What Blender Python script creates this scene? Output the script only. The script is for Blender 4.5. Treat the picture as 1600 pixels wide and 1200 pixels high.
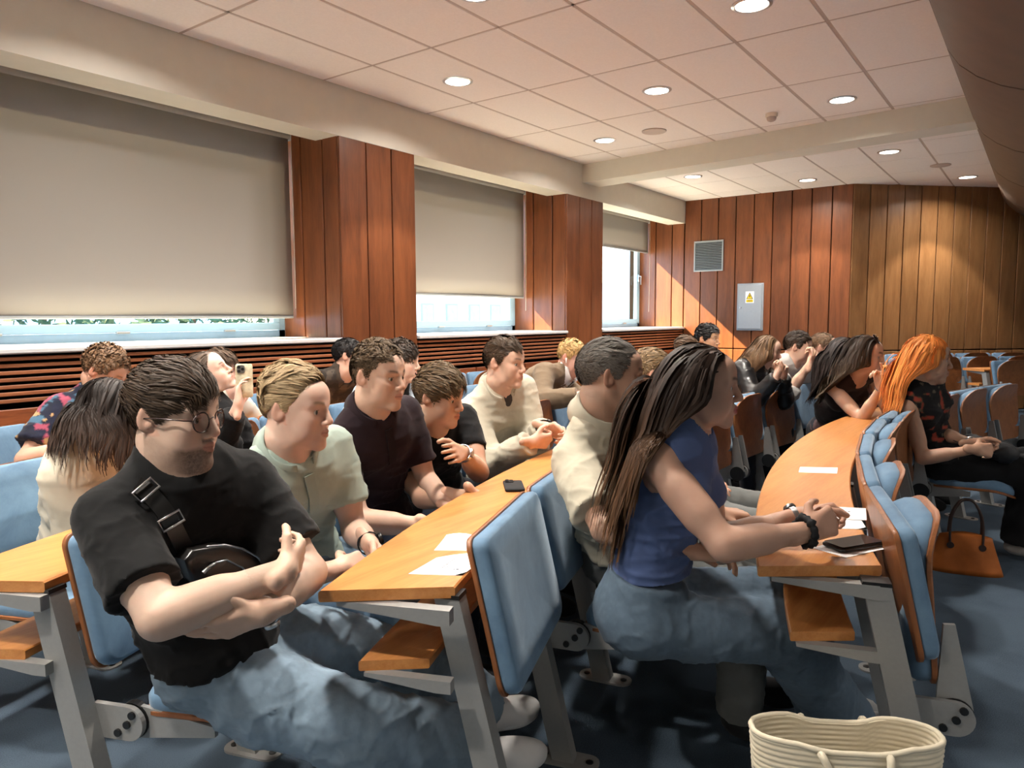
import bpy, bmesh, math, random
import numpy as np
from mathutils import Vector, Matrix
from math import sin, cos, pi, radians, sqrt, atan2

for o in list(bpy.data.objects):
    bpy.data.objects.remove(o)
S = bpy.context.scene
COL = S.collection

# ------------------------------------------------------------------ camera, sky, sun, exposure
cam_data = bpy.data.cameras.new('camera')
cam = bpy.data.objects.new('camera', cam_data)
COL.objects.link(cam)
F_PX, PITCH, YAW, ROLL = 1132.534, .0909918, .6341624, -.0046353
fw = Vector((cos(YAW) * cos(PITCH), sin(YAW) * cos(PITCH), -sin(PITCH)))
rt = Vector((sin(YAW), -cos(YAW), 0))
up = rt.cross(fw)
r2 = rt * cos(ROLL) + up * sin(ROLL)
u2 = -rt * sin(ROLL) + up * cos(ROLL)
cam.matrix_world = Matrix(((r2.x, u2.x, -fw.x, 0), (r2.y, u2.y, -fw.y, 0), (r2.z, u2.z, -fw.z, 1.40), (0, 0, 0, 1)))
cam_data.sensor_fit = 'HORIZONTAL'
cam_data.sensor_width = 36
cam_data.lens = 36 * F_PX / 1600
cam_data.clip_start = .05
S.camera = cam

W = bpy.data.worlds.new('sky')
S.world = W
W.use_nodes = True
bg = W.node_tree.nodes['Background']
bg.inputs['Color'].default_value = (.42, .70, 1.0, 1)
bg.inputs['Strength'].default_value = 7.0

sun_data = bpy.data.lights.new('sun', 'SUN')
sun = bpy.data.objects.new('sun', sun_data)
COL.objects.link(sun)
sun_data.energy = 75
sun_data.angle = radians(.6)
sun_data.color = (1, .76, .46)
sun.location = (-4, 14, 12)
sun.rotation_euler = Vector((.45, -1, -.909)).to_track_quat('-Z', 'Y').to_euler()

vs = S.view_settings
vs.view_transform = 'Standard'
vs.look = 'None'
vs.gamma = 1
vs.use_curve_mapping = False
vs.exposure = 0.02
SPOT_W, WIDE_W = 45, 24         # watts of every ceiling downlight: reflector beam and soft spill

# ------------------------------------------------------------------ helpers
def hexc(r, g, b):
    f = lambda c: (c / 255 / 12.92) if c / 255 <= .04045 else ((c / 255 + .055) / 1.055) ** 2.4
    return (f(r), f(g), f(b), 1)

def tagp(o, label=None, cat=None, group=None, kind=None):
    if label: o['label'] = label
    if cat: o['category'] = cat
    if group: o['group'] = group
    if kind: o['kind'] = kind
    return o

def empty(name, loc=(0, 0, 0), rz=0):
    o = bpy.data.objects.new(name, None)
    o.empty_display_size = .1
    COL.objects.link(o)
    o.location = loc
    o.rotation_euler = (0, 0, rz)
    return o

def link(name, me, parent=None, loc=None, rot=None):
    o = bpy.data.objects.new(name, me)
    COL.objects.link(o)
    if parent: o.parent = parent
    if loc is not None: o.location = loc
    if rot is not None: o.rotation_euler = rot
    return o

class MB:
    """collects vertices and faces of one mesh"""
    def __init__(s):
        s.v = []; s.f = []; s.m = []; s.mi = 0
        s.T = Matrix.Identity(4)
    def add(s, vs, fs):
        n = len(s.v)
        s.v += [tuple(s.T @ Vector(p)) for p in vs]
        s.f += [tuple(i + n for i in f) for f in fs]
        s.m += [s.mi] * len(fs)
        return s
    def box(s, c, d, bev=0.0, R=None):
        x, y, z = d[0] / 2, d[1] / 2, d[2] / 2
        C = Vector(c); R = R or Matrix.Identity(3)
        if bev <= 0:
            P = [(i * x, j * y, k * z) for i in (-1, 1) for j in (-1, 1) for k in (-1, 1)]
            Fs = [(0, 1, 3, 2), (4, 6, 7, 5), (0, 4, 5, 1), (2, 3, 7, 6), (0, 2, 6, 4), (1, 5, 7, 3)]
            return s.add([C + R @ Vector(p) for p in P], Fs)
        b = min(bev, x * .98, y * .98, z * .98)
        P = []; idx = {}
        for i in (-1, 1):
            for j in (-1, 1):
                for k in (-1, 1):
                    for a in range(3):
                        q = [i * (x - b), j * (y - b), k * (z - b)]
                        q[a] = (i * x, j * y, k * z)[a]
                        idx[i, j, k, a] = len(P); P.append(tuple(q))
        Fs = []
        g = lambda i, j, k, a: idx[i, j, k, a]
        for q in (-1, 1):
            for a, ring in ((0, [(q, -1, -1), (q, 1, -1), (q, 1, 1), (q, -1, 1)]), (1, [(-1, q, -1), (-1, q, 1), (1, q, 1), (1, q, -1)]),
                            (2, [(-1, -1, q), (1, -1, q), (1, 1, q), (-1, 1, q)])):
                f = [g(*r, a) for r in ring]
                Fs.append(tuple(f if q > 0 else f[::-1]))
        for i in (-1, 1):
            for j in (-1, 1):
                f = [g(i, j, -1, 0), g(i, j, -1, 1), g(i, j, 1, 1), g(i, j, 1, 0)]
                Fs.append(tuple(f if i * j > 0 else f[::-1]))
                f = [g(i, -1, j, 0), g(i, 1, j, 0), g(i, 1, j, 2), g(i, -1, j, 2)]
                Fs.append(tuple(f if i * j > 0 else f[::-1]))
                f = [g(-1, i, j, 1), g(1, i, j, 1), g(1, i, j, 2), g(-1, i, j, 2)]
                Fs.append(tuple(f[::-1] if i * j > 0 else f))
        for i in (-1, 1):
            for j in (-1, 1):
                for k in (-1, 1):
                    f = [g(i, j, k, 0), g(i, j, k, 1), g(i, j, k, 2)]
                    Fs.append(tuple(f if i * j * k > 0 else f[::-1]))
        return s.add([C + R @ Vector(p) for p in P], Fs)
    def span(s, a, b, bev=0.0):
        return s.box([(a[i] + b[i]) / 2 for i in range(3)], [abs(b[i] - a[i]) for i in range(3)], bev)
    def tube(s, pts, r, n=8, closed=False, cap=True, flat=1.0):
        pts = [Vector(p) for p in pts]; m = len(pts)
        rs = r if isinstance(r, (list, tuple)) else [r] * m
        V = []; Fs = []; prev = None
        for i, p in enumerate(pts):
            if closed: t = pts[(i + 1) % m] - pts[i - 1]
            else: t = pts[min(i + 1, m - 1)] - pts[max(i - 1, 0)]
            t.normalize()
            if prev is None:
                a = Vector((0, 0, 1)) if abs(t.z) < .9 else Vector((1, 0, 0))
                e = t.cross(a).normalized()
            else:
                e = (prev - t * prev.dot(t)).normalized()
            prev = e; q = t.cross(e)
            for k in range(n):
                A = 2 * pi * k / n
                V.append(p + (e * cos(A) + q * sin(A) * flat) * rs[i])
        last = m if closed else m - 1
        for i in range(last):
            for k in range(n):
                a = i * n + k; b = i * n + (k + 1) % n; c = ((i + 1) % m) * n + (k + 1) % n; d = ((i + 1) % m) * n + k
                Fs.append((a, b, c, d))
        if cap and not closed:
            Fs.append(tuple(range(n - 1, -1, -1))); Fs.append(tuple((m - 1) * n + k for k in range(n)))
        return s.add(V, Fs)
    def lathe(s, prof, n=24, axis='z', c=(0, 0, 0)):
        V = []; Fs = []; m = len(prof)
        for (r, h) in prof:
            for k in range(n):
                A = 2 * pi * k / n
                p = {'z': (r * cos(A), r * sin(A), h), 'x': (h, r * cos(A), r * sin(A)), 'y': (r * sin(A), h, r * cos(A))}[axis]
                V.append((p[0] + c[0], p[1] + c[1], p[2] + c[2]))
        for i in range(m - 1):
            for k in range(n):
                Fs.append((i * n + k, i * n + (k + 1) % n, (i + 1) * n + (k + 1) % n, (i + 1) * n + k))
        Fs.append(tuple(range(n - 1, -1, -1))); Fs.append(tuple((m - 1) * n + k for k in range(n)))
        return s.add(V, Fs)
    def prism(s, poly, a0, a1, axis='y'):
        """extrudes a 2-D outline; axis y: outline in x,z; axis z: x,y; axis x: y,z"""
        n = len(poly)
        mk = {'y': lambda p, h: (p[0], h, p[1]), 'z': lambda p, h: (p[0], p[1], h), 'x': lambda p, h: (h, p[0], p[1])}[axis]
        V = [mk(p, a0) for p in poly] + [mk(p, a1) for p in poly]
        Fs = [tuple(range(n)), tuple(range(2 * n - 1, n - 1, -1))]
        Fs += [(i, i + n, (i + 1) % n + n, (i + 1) % n) for i in range(n)]
        return s.add(V, Fs)
    def sheet(s, P, th):
        """P: grid of points [i][j]; closed slab of thickness th along the grid normals"""
        A = np.array([[tuple(q) for q in r] for r in P], float)
        du = np.gradient(A, axis=0); dv = np.gradient(A, axis=1)
        N = np.cross(du, dv); N /= np.linalg.norm(N, axis=2, keepdims=True) + 1e-9
        B = A - N * th
        a, b = A.shape[:2]
        V = [tuple(p) for p in A.reshape(-1, 3)] + [tuple(p) for p in B.reshape(-1, 3)]
        Fs = []; o = a * b
        for i in range(a - 1):
            for j in range(b - 1):
                q = (i * b + j, (i + 1) * b + j, (i + 1) * b + j + 1, i * b + j + 1)
                Fs.append(q); Fs.append(tuple(x + o for x in q[::-1]))
        rim = [j for j in range(b)] + [i * b + b - 1 for i in range(1, a)] + [(a - 1) * b + j for j in range(b - 2, -1, -1)] + [i * b for i in range(a - 2, 0, -1)]
        for k in range(len(rim)):
            p, q = rim[k], rim[(k + 1) % len(rim)]
            Fs.append((p, q, q + o, p + o))
        return s.add(V, Fs)
    def mesh(s, name, mats, smooth=0):
        me = bpy.data.meshes.new(name)
        me.from_pydata(s.v, [], s.f)
        for m in (mats if isinstance(mats, (list, tuple)) else [mats]): me.materials.append(m)
        if max(s.m or [0]) > 0: me.polygons.foreach_set('material_index', s.m)
        bm = bmesh.new(); bm.from_mesh(me); bmesh.ops.recalc_face_normals(bm, faces=bm.faces); bm.to_mesh(me); bm.free()
        if smooth:
            me.polygons.foreach_set('use_smooth', [True] * len(me.polygons))
            if smooth < 180: me.set_sharp_from_angle(angle=radians(smooth))
        return me
    def build(s, name, mats, parent=None, smooth=0, loc=None, rot=None):
        return link(name, s.mesh(name, mats, smooth), parent, loc, rot)

def rotz(a): return Matrix.Rotation(a, 3, 'Z')

# ------------------------------------------------------------------ materials
def new_mat(name):
    m = bpy.data.materials.new(name); m.use_nodes = True
    nt = m.node_tree; b = nt.nodes['Principled BSDF']
    return m, nt, b

def N(nt, t, **kw):
    n = nt.nodes.new(t)
    for k, v in kw.items(): setattr(n, k, v)
    return n

def coords(nt, scale=(1, 1, 1), which='Object', rnd=False):
    tc = N(nt, 'ShaderNodeTexCoord'); mp = N(nt, 'ShaderNodeMapping')
    mp.inputs['Scale'].default_value = scale
    nt.links.new(tc.outputs[which], mp.inputs['Vector'])
    if rnd:
        oi = N(nt, 'ShaderNodeObjectInfo'); vm = N(nt, 'ShaderNodeVectorMath', operation='SCALE')
        cv = N(nt, 'ShaderNodeCombineXYZ')
        for k in range(3): nt.links.new(oi.outputs['Random'], cv.inputs[k])
        nt.links.new(cv.outputs[0], vm.inputs[0]); vm.inputs['Scale'].default_value = 37
        nt.links.new(vm.outputs[0], mp.inputs['Location'])
    return mp.outputs['Vector']

def noise(nt, vec, scale, detail=4, rough=.55, dist=0):
    n = N(nt, 'ShaderNodeTexNoise')
    n.inputs['Scale'].default_value = scale; n.inputs['Detail'].default_value = detail
    n.inputs['Roughness'].default_value = rough; n.inputs['Distortion'].default_value = dist
    nt.links.new(vec, n.inputs['Vector'])
    return n.outputs['Fac']

def ramp(nt, fac, stops):
    r = N(nt, 'ShaderNodeValToRGB'); e = r.color_ramp.elements
    while len(e) < len(stops): e.new(.5)
    for i, (p, c) in enumerate(stops): e[i].position = p; e[i].color = c
    nt.links.new(fac, r.inputs['Fac'])
    return r.outputs['Color']

def bump(nt, b, h, strength=.2, dist=.002):
    n = N(nt, 'ShaderNodeBump'); n.inputs['Strength'].default_value = strength; n.inputs['Distance'].default_value = dist
    nt.links.new(h, n.inputs['Height']); nt.links.new(n.outputs['Normal'], b.inputs['Normal'])

def sc(c, k): return (min(c[0] * k, 1), min(c[1] * k, 1), min(c[2] * k, 1), 1)

def plain(name, c, rough=.5, metal=0.0, spec=.5, var=.06, vscale=30):
    m, nt, b = new_mat(name)
    f = noise(nt, coords(nt), vscale, 3)
    nt.links.new(ramp(nt, f, [(.3, sc(c, 1 - var)), (.7, sc(c, 1 + var))]), b.inputs['Base Color'])
    b.inputs['Roughness'].default_value = rough; b.inputs['Metallic'].default_value = metal
    b.inputs['Specular IOR Level'].default_value = spec
    return m

def wood(name, c1, c2, scale, rough=.35, rnd=True, stripe=3.0, spec=.5):
    m, nt, b = new_mat(name)
    v = coords(nt, scale, rnd=rnd)
    f1 = noise(nt, v, stripe, 6, .6, .6); f2 = noise(nt, v, stripe * 7, 3, .6)
    mx = N(nt, 'ShaderNodeMath', operation='MULTIPLY_ADD')
    nt.links.new(f2, mx.inputs[0]); mx.inputs[1].default_value = .35; nt.links.new(f1, mx.inputs[2])
    col = ramp(nt, mx.outputs[0], [(.45, c1), (.85, c2)])
    if rnd:
        oi = N(nt, 'ShaderNodeObjectInfo'); hs = N(nt, 'ShaderNodeHueSaturation')
        mr = N(nt, 'ShaderNodeMapRange'); mr.inputs['To Min'].default_value = .82; mr.inputs['To Max'].default_value = 1.14
        nt.links.new(oi.outputs['Random'], mr.inputs['Value']); nt.links.new(mr.outputs[0], hs.inputs['Value'])
        nt.links.new(col, hs.inputs['Color']); col = hs.outputs['Color']
    nt.links.new(col, b.inputs['Base Color'])
    b.inputs['Roughness'].default_value = rough; b.inputs['Specular IOR Level'].default_value = spec
    bump(nt, b, f2, .08, .0006)
    return m

def cloth(name, c, weave=900, var=.10, sheen=.25, rough=.85, bs=.25, big=9):
    m, nt, b = new_mat(name)
    v = coords(nt)
    f = noise(nt, v, big, 4); w = noise(nt, v, weave, 2)
    nt.links.new(ramp(nt, f, [(.25, sc(c, 1 - var)), (.75, sc(c, 1 + var))]), b.inputs['Base Color'])
    b.inputs['Roughness'].default_value = rough; b.inputs['Sheen Weight'].default_value = sheen
    b.inputs['Sheen Roughness'].default_value = .4
    b.inputs['Specular IOR Level'].default_value = .2
    bump(nt, b, w, bs, .0008)
    return m

def metal(name, c, rough=.3, m_=1.0):
    return plain(name, c, rough, m_, .5, .04, 60)

M = {}
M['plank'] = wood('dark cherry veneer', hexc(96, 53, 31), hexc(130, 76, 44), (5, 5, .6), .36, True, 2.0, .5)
M['plank2'] = wood('golden brown veneer', hexc(122, 84, 50), hexc(152, 110, 70), (5, 5, .6), .34, True, 2.0, .5)  # for wall_right: lighter golden tone stands in for light the veneer reflects
M['plank_h'] = wood('dark cherry veneer lengthwise', hexc(104, 54, 33), hexc(150, 84, 50), (.9, 9, 9), .4, True, 2.4, .4)
M['slat'] = wood('slat veneer', hexc(128, 72, 44), hexc(166, 104, 68), (.9, 9, 9), .45, True, 2.6, .4)
M['desk'] = wood('beech desk veneer', hexc(180, 114, 58), hexc(205, 143, 83), (1.1, 14, 14), .30, False, 2.2, .5)
M['shell'] = wood('moulded beech shell', hexc(120, 72, 40), hexc(150, 94, 54), (6, 6, 1), .38, False, 2.6, .5)
M['dark'] = plain('groove black', hexc(20, 13, 10), .8, 0, .1)
M['white'] = plain('white paint', hexc(214, 210, 198), .75, 0, .3, .02, 8)
M['tile'] = plain('mineral ceiling tile', hexc(244, 236, 231), .9, 0, .1, .025, 60)
M['grid'] = plain('ceiling grid metal', hexc(190, 172, 162), .6, 0, .3, .02)
M['soffit'] = plain('bronze soffit panel', hexc(100, 85, 75), .5, 0, .4, .08, 5)
M['sill'] = plain('white sill stone', hexc(214, 214, 214), .35, 0, .5, .03)
M['upvc'] = plain('window frame enamel', hexc(150, 182, 208), .35, 0, .5, .02)  # blue cast of the skylight is put into the frame colour
M['grey'] = plain('grey powder coat', hexc(150, 150, 148), .42, .25, .5, .03, 90)
M['steel'] = metal('steel', hexc(200, 200, 202), .28)
M['black'] = plain('black plastic', hexc(18, 18, 19), .4, 0, .5)
M['rubber'] = plain('dull black', hexc(24, 24, 26), .75, 0, .3)
M['cab'] = plain('grey cabinet enamel', hexc(158, 164, 170), .4, .1, .5, .02)
M['paper'] = plain('paper', hexc(246, 246, 246), .7, 0, .3, .01)
M['ink'] = plain('grey ink', hexc(110, 110, 118), .8, 0, .2)
M['yellow'] = plain('warning yellow', hexc(240, 204, 30), .5, 0, .4, .02)
M['vent'] = plain('vent grey', hexc(120, 128, 136), .45, .2, .5)
M['plastic'] = plain('cream plastic', hexc(226, 214, 196), .45, 0, .5, .02)

def seat_fabric():
    m, nt, b = new_mat('blue velour')
    v = coords(nt, rnd=True)
    f = noise(nt, v, 6, 5, .65, .5); w = noise(nt, v, 700, 2)
    nt.links.new(ramp(nt, f, [(.3, hexc(88, 115, 141)), (.7, hexc(114, 144, 170))]), b.inputs['Base Color'])
    b.inputs['Roughness'].default_value = .8; b.inputs['Sheen Weight'].default_value = .5; b.inputs['Sheen Roughness'].default_value = .35
    b.inputs['Sheen Tint'].default_value = (.75, .88, 1, 1); b.inputs['Specular IOR Level'].default_value = .2
    bump(nt, b, w, .3, .001)
    return m
M['seat'] = seat_fabric()

def carpet():
    m, nt, b = new_mat('blue loop carpet')
    v = coords(nt)
    f = noise(nt, v, 2.2, 5); w = noise(nt, v, 260, 3, .7)
    mx = N(nt, 'ShaderNodeMath', operation='MULTIPLY_ADD'); nt.links.new(w, mx.inputs[0]); mx.inputs[1].default_value = .9; nt.links.new(f, mx.inputs[2])
    nt.links.new(ramp(nt, mx.outputs[0], [(.55, hexc(36, 45, 56)), (1.15, hexc(78, 92, 106))]), b.inputs['Base Color'])
    b.inputs['Roughness'].default_value = .95; b.inputs['Specular IOR Level'].default_value = .1
    bump(nt, b, w, .7, .004)
    return m
M['carpet'] = carpet()

def blind_mat():
    m, nt, b = new_mat('grey blind fabric')
    out = nt.nodes['Material Output']
    v = coords(nt); w = noise(nt, v, 500, 2)
    b.inputs['Base Color'].default_value = hexc(156, 152, 149); b.inputs['Roughness'].default_value = .8; b.inputs['Specular IOR Level'].default_value = .15
    bump(nt, b, w, .1, .0005)
    tr = N(nt, 'ShaderNodeBsdfTranslucent'); tr.inputs['Color'].default_value = (.80, .78, .74, 1)
    mx = N(nt, 'ShaderNodeMixShader'); mx.inputs[0].default_value = .10
    nt.links.new(b.outputs[0], mx.inputs[1]); nt.links.new(tr.outputs[0], mx.inputs[2]); nt.links.new(mx.outputs[0], out.inputs['Surface'])
    return m
M['blind'] = blind_mat()

def glass_mat():
    m, nt, b = new_mat('window glass')
    out = nt.nodes['Material Output']
    tr = N(nt, 'ShaderNodeBsdfTransparent'); tr.inputs['Color'].default_value = (.93, .97, .98, 1)
    gl = N(nt, 'ShaderNodeBsdfGlossy'); gl.inputs['Roughness'].default_value = .02
    mx = N(nt, 'ShaderNodeMixShader'); mx.inputs[0].default_value = .06
    nt.links.new(tr.outputs[0], mx.inputs[1]); nt.links.new(gl.outputs[0], mx.inputs[2]); nt.links.new(mx.outputs[0], out.inputs['Surface'])
    return m
M['glass'] = glass_mat()

def emit(name, c, s):
    m, nt, b = new_mat(name)
    b.inputs['Base Color'].default_value = c; b.inputs['Emission Color'].default_value = c; b.inputs['Emission Strength'].default_value = s
    return m
M['lamp'] = emit('lamp diffuser', (1, .93, .82, 1), 9)
# ------------------------------------------------------------------ the room
ZC, ZB, YB, YW, YG = 3.30, 2.90, 4.77, 5.56, 5.66       # ceiling, bulkhead soffit, pillar fronts, window frames, outer skin
XW, XBACK, YFRONT = 11.20, -3.2, -6.5
PIL = [(.55, 1.45), (4.09, 4.99), (7.63, 8.53)]
BAYS = [(-1.99 - .1, .55), (1.45, 4.09), (4.99, 7.63), (8.53, XW)]

fl = MB().span((XBACK, YFRONT, -.1), (14.5, YG, 0)).build('floor', M['carpet']); tagp(fl, kind='structure')

# window wall: masonry behind the wood, then planks, lower panels
w = MB()
for a, b in PIL: w.span((a + .03, YB + .03, 0), (b - .03, YG, ZB + .2))
for a, b in BAYS:
    w.span((a - .03, 5.08, 0), (b + .03, YG, 1.20))
    w.span((a - .03, YW - .02, 3.02), (b + .03, YG, ZC))
w.span((-3.2, YB + .03, 0), (-2.1, YG, ZB + .2)).span((XW + .026, YB, 0), (XW + .2, YG + .1, ZC))
wall_left = w.build('wall_left', M['dark']); tagp(wall_left, kind='structure')

pc = {}
def piece(key, dims, mat, bev=.004):
    k = (key, tuple(round(d, 3) for d in dims))
    if k not in pc: pc[k] = MB().box((0, 0, 0), dims, bev).mesh(key, mat)
    return pc[k]
def plank(parent, c, dims, name='plank', mat=None, rot=None):
    return link(name, piece(name + ('' if M['plank'].name[:4] == 'dark' else ' '), dims, mat or M['plank'], .005), parent, c, rot)

G = .013
for a, b in PIL:
    n = 3; wd = (b - a) / n
    for k in range(n):
        plank(wall_left, (a + wd * (k + .5), YB + .0125, ZB / 2 + .46), (wd - (G if k else G / 2), .025, ZB - .915))
        plank(wall_left, (a + wd * (k + .5), YB + .0125, .445), (wd - (G if k else G / 2), .025, .885))
    for side, x in ((-1, a), (1, b)):
        for y0, y1 in ((YB + .026, 4.977), (4.99, 5.265), (5.278, YW)):
            plank(wall_left, (x - side * .0125, (y0 + y1) / 2, (1.20 + 3.06) / 2), (.025, y1 - y0, 1.86))
for y0, y1 in ((4.78, 4.977), (4.99, 5.265), (5.278, YW)):       # reveal at the far end
    plank(wall_left, (XW + .0125, (y0 + y1) / 2, (1.20 + 3.06) / 2), (.025, y1 - y0, 1.86))
for a, b in BAYS:
    n = 3; wd = (b - a) / n
    for k in range(n): plank(wall_left, (a + wd * (k + .5), YB + .02, .445), (wd - .012, .025, .885), 'base_panel', M['plank_h'])

bk = MB()
bk.span((-3.2, YB - .002, ZB), (XW + .1, 5.06, ZC + .1)).span((-3.2, 5.06, 3.08), (XW + .1, 5.60, ZC + .1))
o = bk.build('ceiling_bulkhead', M['white']); tagp(o, kind='structure')

# front side wall with two faces
def seg_wall(name, p0, p1, n, inward, zt):
    p0, p1 = Vector(p0), Vector(p1)
    d = (p1 - p0); L = d.length; d.normalize(); nn = Vector(inward)
    ang = atan2(d.y, d.x); R3 = rotz(ang)
    c = (p0 + p1) / 2 - nn * .09
    o = MB().box((c.x, c.y, zt / 2), (L + .02, .12, zt + .2), 0, R3).build(name, M['dark']); tagp(o, kind='structure')
    wd = L / n
    for k in range(n):
        q = p0 + d * wd * (k + .5) - nn * .0125
        for z0, z1 in ((.012, .896), (.912, zt)):
            plank(o, (q.x, q.y, (z0 + z1) / 2), (wd - G, .025, z1 - z0), rot=(0, 0, ang))
    return o
seg_wall('wall_far', (XW, 4.77, 0), (XW, 2.27, 0), 9, (-1, 0, 0), 3.27)
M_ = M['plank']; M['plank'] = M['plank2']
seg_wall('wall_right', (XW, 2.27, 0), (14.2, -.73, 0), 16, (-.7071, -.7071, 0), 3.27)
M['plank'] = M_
w = MB().span((XBACK - .1, YFRONT, 0), (XBACK, 5.6, 3.4)).build('wall_back', M['white']); tagp(w, kind='structure')
w = MB().span((XBACK, YFRONT - .1, 0), (14.5, YFRONT, 3.4)).span((14.4, YFRONT, 0), (14.5, -.6, 3.4)).build('wall_front', M['white']); tagp(w, kind='structure')

# ceiling: slab, tile by tile, T-bars, beam, curved soffit over the stage
ceiling = MB().span((XBACK, .55, 3.36), (14.5, 5.6, 3.46)).build('ceiling', M['white']); tagp(ceiling, kind='structure')
grid = MB()
def beamx(y, s): return 7.60 + (y - .65) * (7.99 - 7.60) / (4.77 - .65) + s      # the beam runs a little askew
XS = [2.75 + 1.2 * k for k in range(-5, 5)]
YS = [4.77, 4.20, 3.60, 3.0, 2.43, 1.84, 1.24, .65]
for i in range(len(XS)):
    for j in range(len(YS) - 1):
        x0 = XS[i]; x1 = XS[i + 1] if i + 1 < len(XS) else 8.2
        y1, y0 = YS[j], YS[j + 1]
        if x0 > beamx(y0, 0) - .02: continue
        x1 = min(x1, 8.05)
        link('ceiling_tile', piece('ceiling_tile', (x1 - x0 - .022, y1 - y0 - .022, .02), M['tile'], .004), ceiling, ((x0 + x1) / 2, (y0 + y1) / 2, ZC + .012 - .001))
for x in XS: grid.span((x - .012, .65, ZC + .004), (x + .012, 4.77, ZC + .03))
for y in YS[1:-1]: grid.span((XBACK, y - .012, ZC + .004), (8.1, y + .012, ZC + .03))
ZF = 3.25
XF = [8.05, 8.95, 9.85, 10.75, 11.65, 12.55, 13.45]
YF = [4.77, 4.17, 3.57, 2.97, 2.37, 1.77, 1.17, .57]
for i in range(len(XF) - 1):
    for j in range(len(YF) - 1):
        x0, x1, y1, y0 = XF[i], XF[i + 1], YF[j], YF[j + 1]
        if x0 > XW + .05 and y1 > 2.27 + XW - x0 + .3: continue
        if x0 > XW - .6 and y1 > 2.5: x1 = min(x1, XW + .03)
        link('ceiling_tile', piece('ceiling_tile', (x1 - x0 - .018, y1 - y0 - .018, .02), M['tile'], .004), ceiling, ((x0 + x1) / 2, (y0 + y1) / 2, ZF + .011))
for x in XF[1:-1]: grid.span((x - .01, .57, ZF + .004), (x + .01, 4.77 if x < 11 else 2.9, ZF + .03))
for y in YF[1:-1]: grid.span((8.0, y - .01, ZF + .004), (13.4 if y < 2.3 else XW + .02, y + .01, ZF + .03))
grid.build('ceiling_grid', M['grid'], ceiling)
b = MB()
P = [(beamx(4.9, 0), 4.9), (beamx(.5, 0), .5), (beamx(.5, .34), .5), (beamx(4.9, .40), 4.9)]
b.prism(P, 3.08, ZC + .08, 'z')
o = b.build('ceiling_beam', M['white']); tagp(o, kind='structure')

prof = [(.66, 3.34), (.645, 3.24), (.60, 3.10), (.53, 2.99), (.43, 2.90), (.30, 2.82), (.0, 2.70), (-.5, 2.57), (-1.2, 2.47), (-2.2, 2.42)]
so = MB().span((XBACK, -6.5, 2.5), (14.4, -2.1, 2.56)).build('ceiling_soffit', M['soffit']); tagp(so, kind='structure')
xs = [-3.2, -1.06, 1.14, 3.34, 5.54, 7.74, 9.90, 12.1, 14.3]
for a, b_ in zip(xs[:-1], xs[1:]):
    m = MB().sheet([[(x, y, z) for y, z in prof] for x in (a + .014, b_ - .014)], .02)
    m.build('soffit_panel', M['soffit'], so, 40)
MB().sheet([[(x, y - .03, z + .03) for y, z in prof] for x in (-3.2, 14.3)], .01).build('soffit_backing', M['dark'], so)

# slatted radiator covers and sills
for bi, (a, b) in enumerate(BAYS):
    r = empty('radiator_cover', ((a + b) / 2, YB, .90))
    tagp(r, ['slatted wooden radiator cover beyond the left edge', 'slatted wooden radiator cover behind the man in the patterned shirt', 'slatted wooden radiator cover behind the man in the beige overshirt',
             'short slatted wooden radiator cover next to the far panelled wall'][bi], 'radiator cover', 'slatted radiator covers')
    n = 7
    for k in range(n):
        z = .035 + k * .0405
        link('slat', piece('slat', (b - a - .02, .03, .022), M['slat'], .003), r, (0, .015, z))
    MB().span((-(b - a) / 2, .06, 0), ((b - a) / 2, .07, .30)).build('backing', M['dark'], r)
    for x in np.linspace(-(b - a) / 2 + .03, (b - a) / 2 - .03, 4): link('batten', piece('batten', (.03, .03, .295), M['dark'], 0), r, (x, .045, .1475))
    P = MB().span((a + .002, YB - .03, 1.205), (b - .002, 5.60, 1.24), .008).build('window_sill', M['sill']); tagp(P, kind='structure')

# windows
def window(n, a, b, mull, op):
    root = empty('window_%d' % n, ((a + b) / 2, YW, 1.24)); tagp(root, kind='structure')
    h = (b - a) / 2; zt = 1.80; fr = MB()
    fr.span((-h, .0, 0), (h, .07, .06)).span((-h, 0, zt - .06), (h, .07, zt)).span((-h, 0, 0), (-h + .06, .07, zt)).span((h - .06, 0, 0), (h, .07, zt))
    for x in mull: fr.span((x - .03, 0, .06), (x + .03, .07, zt - .06))
    fr.build('window_frame', M['upvc'], root)
    e = [-h + .06] + [q for x in mull for q in (x - .03, x + .03)] + [h - .06]
    for i in range(0, len(e), 2):
        x0, x1 = e[i] + .004, e[i + 1] - .004
        s = MB()
        s.span((x0, -.02, .062), (x1, .04, .128), .006).span((x0, -.02, zt - .128), (x1, .04, zt - .062), .006)
        s.span((x0, -.02, .128), (x0 + .07, .04, zt - .128), .006).span((x1 - .07, -.02, .128), (x1, .04, zt - .128), .006)
        sh = s.build('sash', M['upvc'], root)
        MB().span((x0 + .07, .008, .128), (x1 - .07, .016, zt - .128)).build('pane', M['glass'], sh)
        hd = MB().span((x1 - .05, -.045, .75), (x1 - .02, -.02, .87), .004).tube([(x1 - .035, -.045, .84), (x1 - .035, -.075, .84), (x1 - .035, -.075, .70)], .010)
        hd.build('handle', M['steel'], sh, 40)
        for q in (.12, .45, .80):
            link('hinge', piece('hinge', (.10, .035, .017), M['steel'], .004), sh, (x0 + (x1 - x0) * q, -.0175, .0635))
    return root
window(1, *BAYS[1], [], 0); window(2, *BAYS[2], [], 0); window(3, *BAYS[3], [], 0); window(4, *BAYS[0], [], 0)

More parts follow.
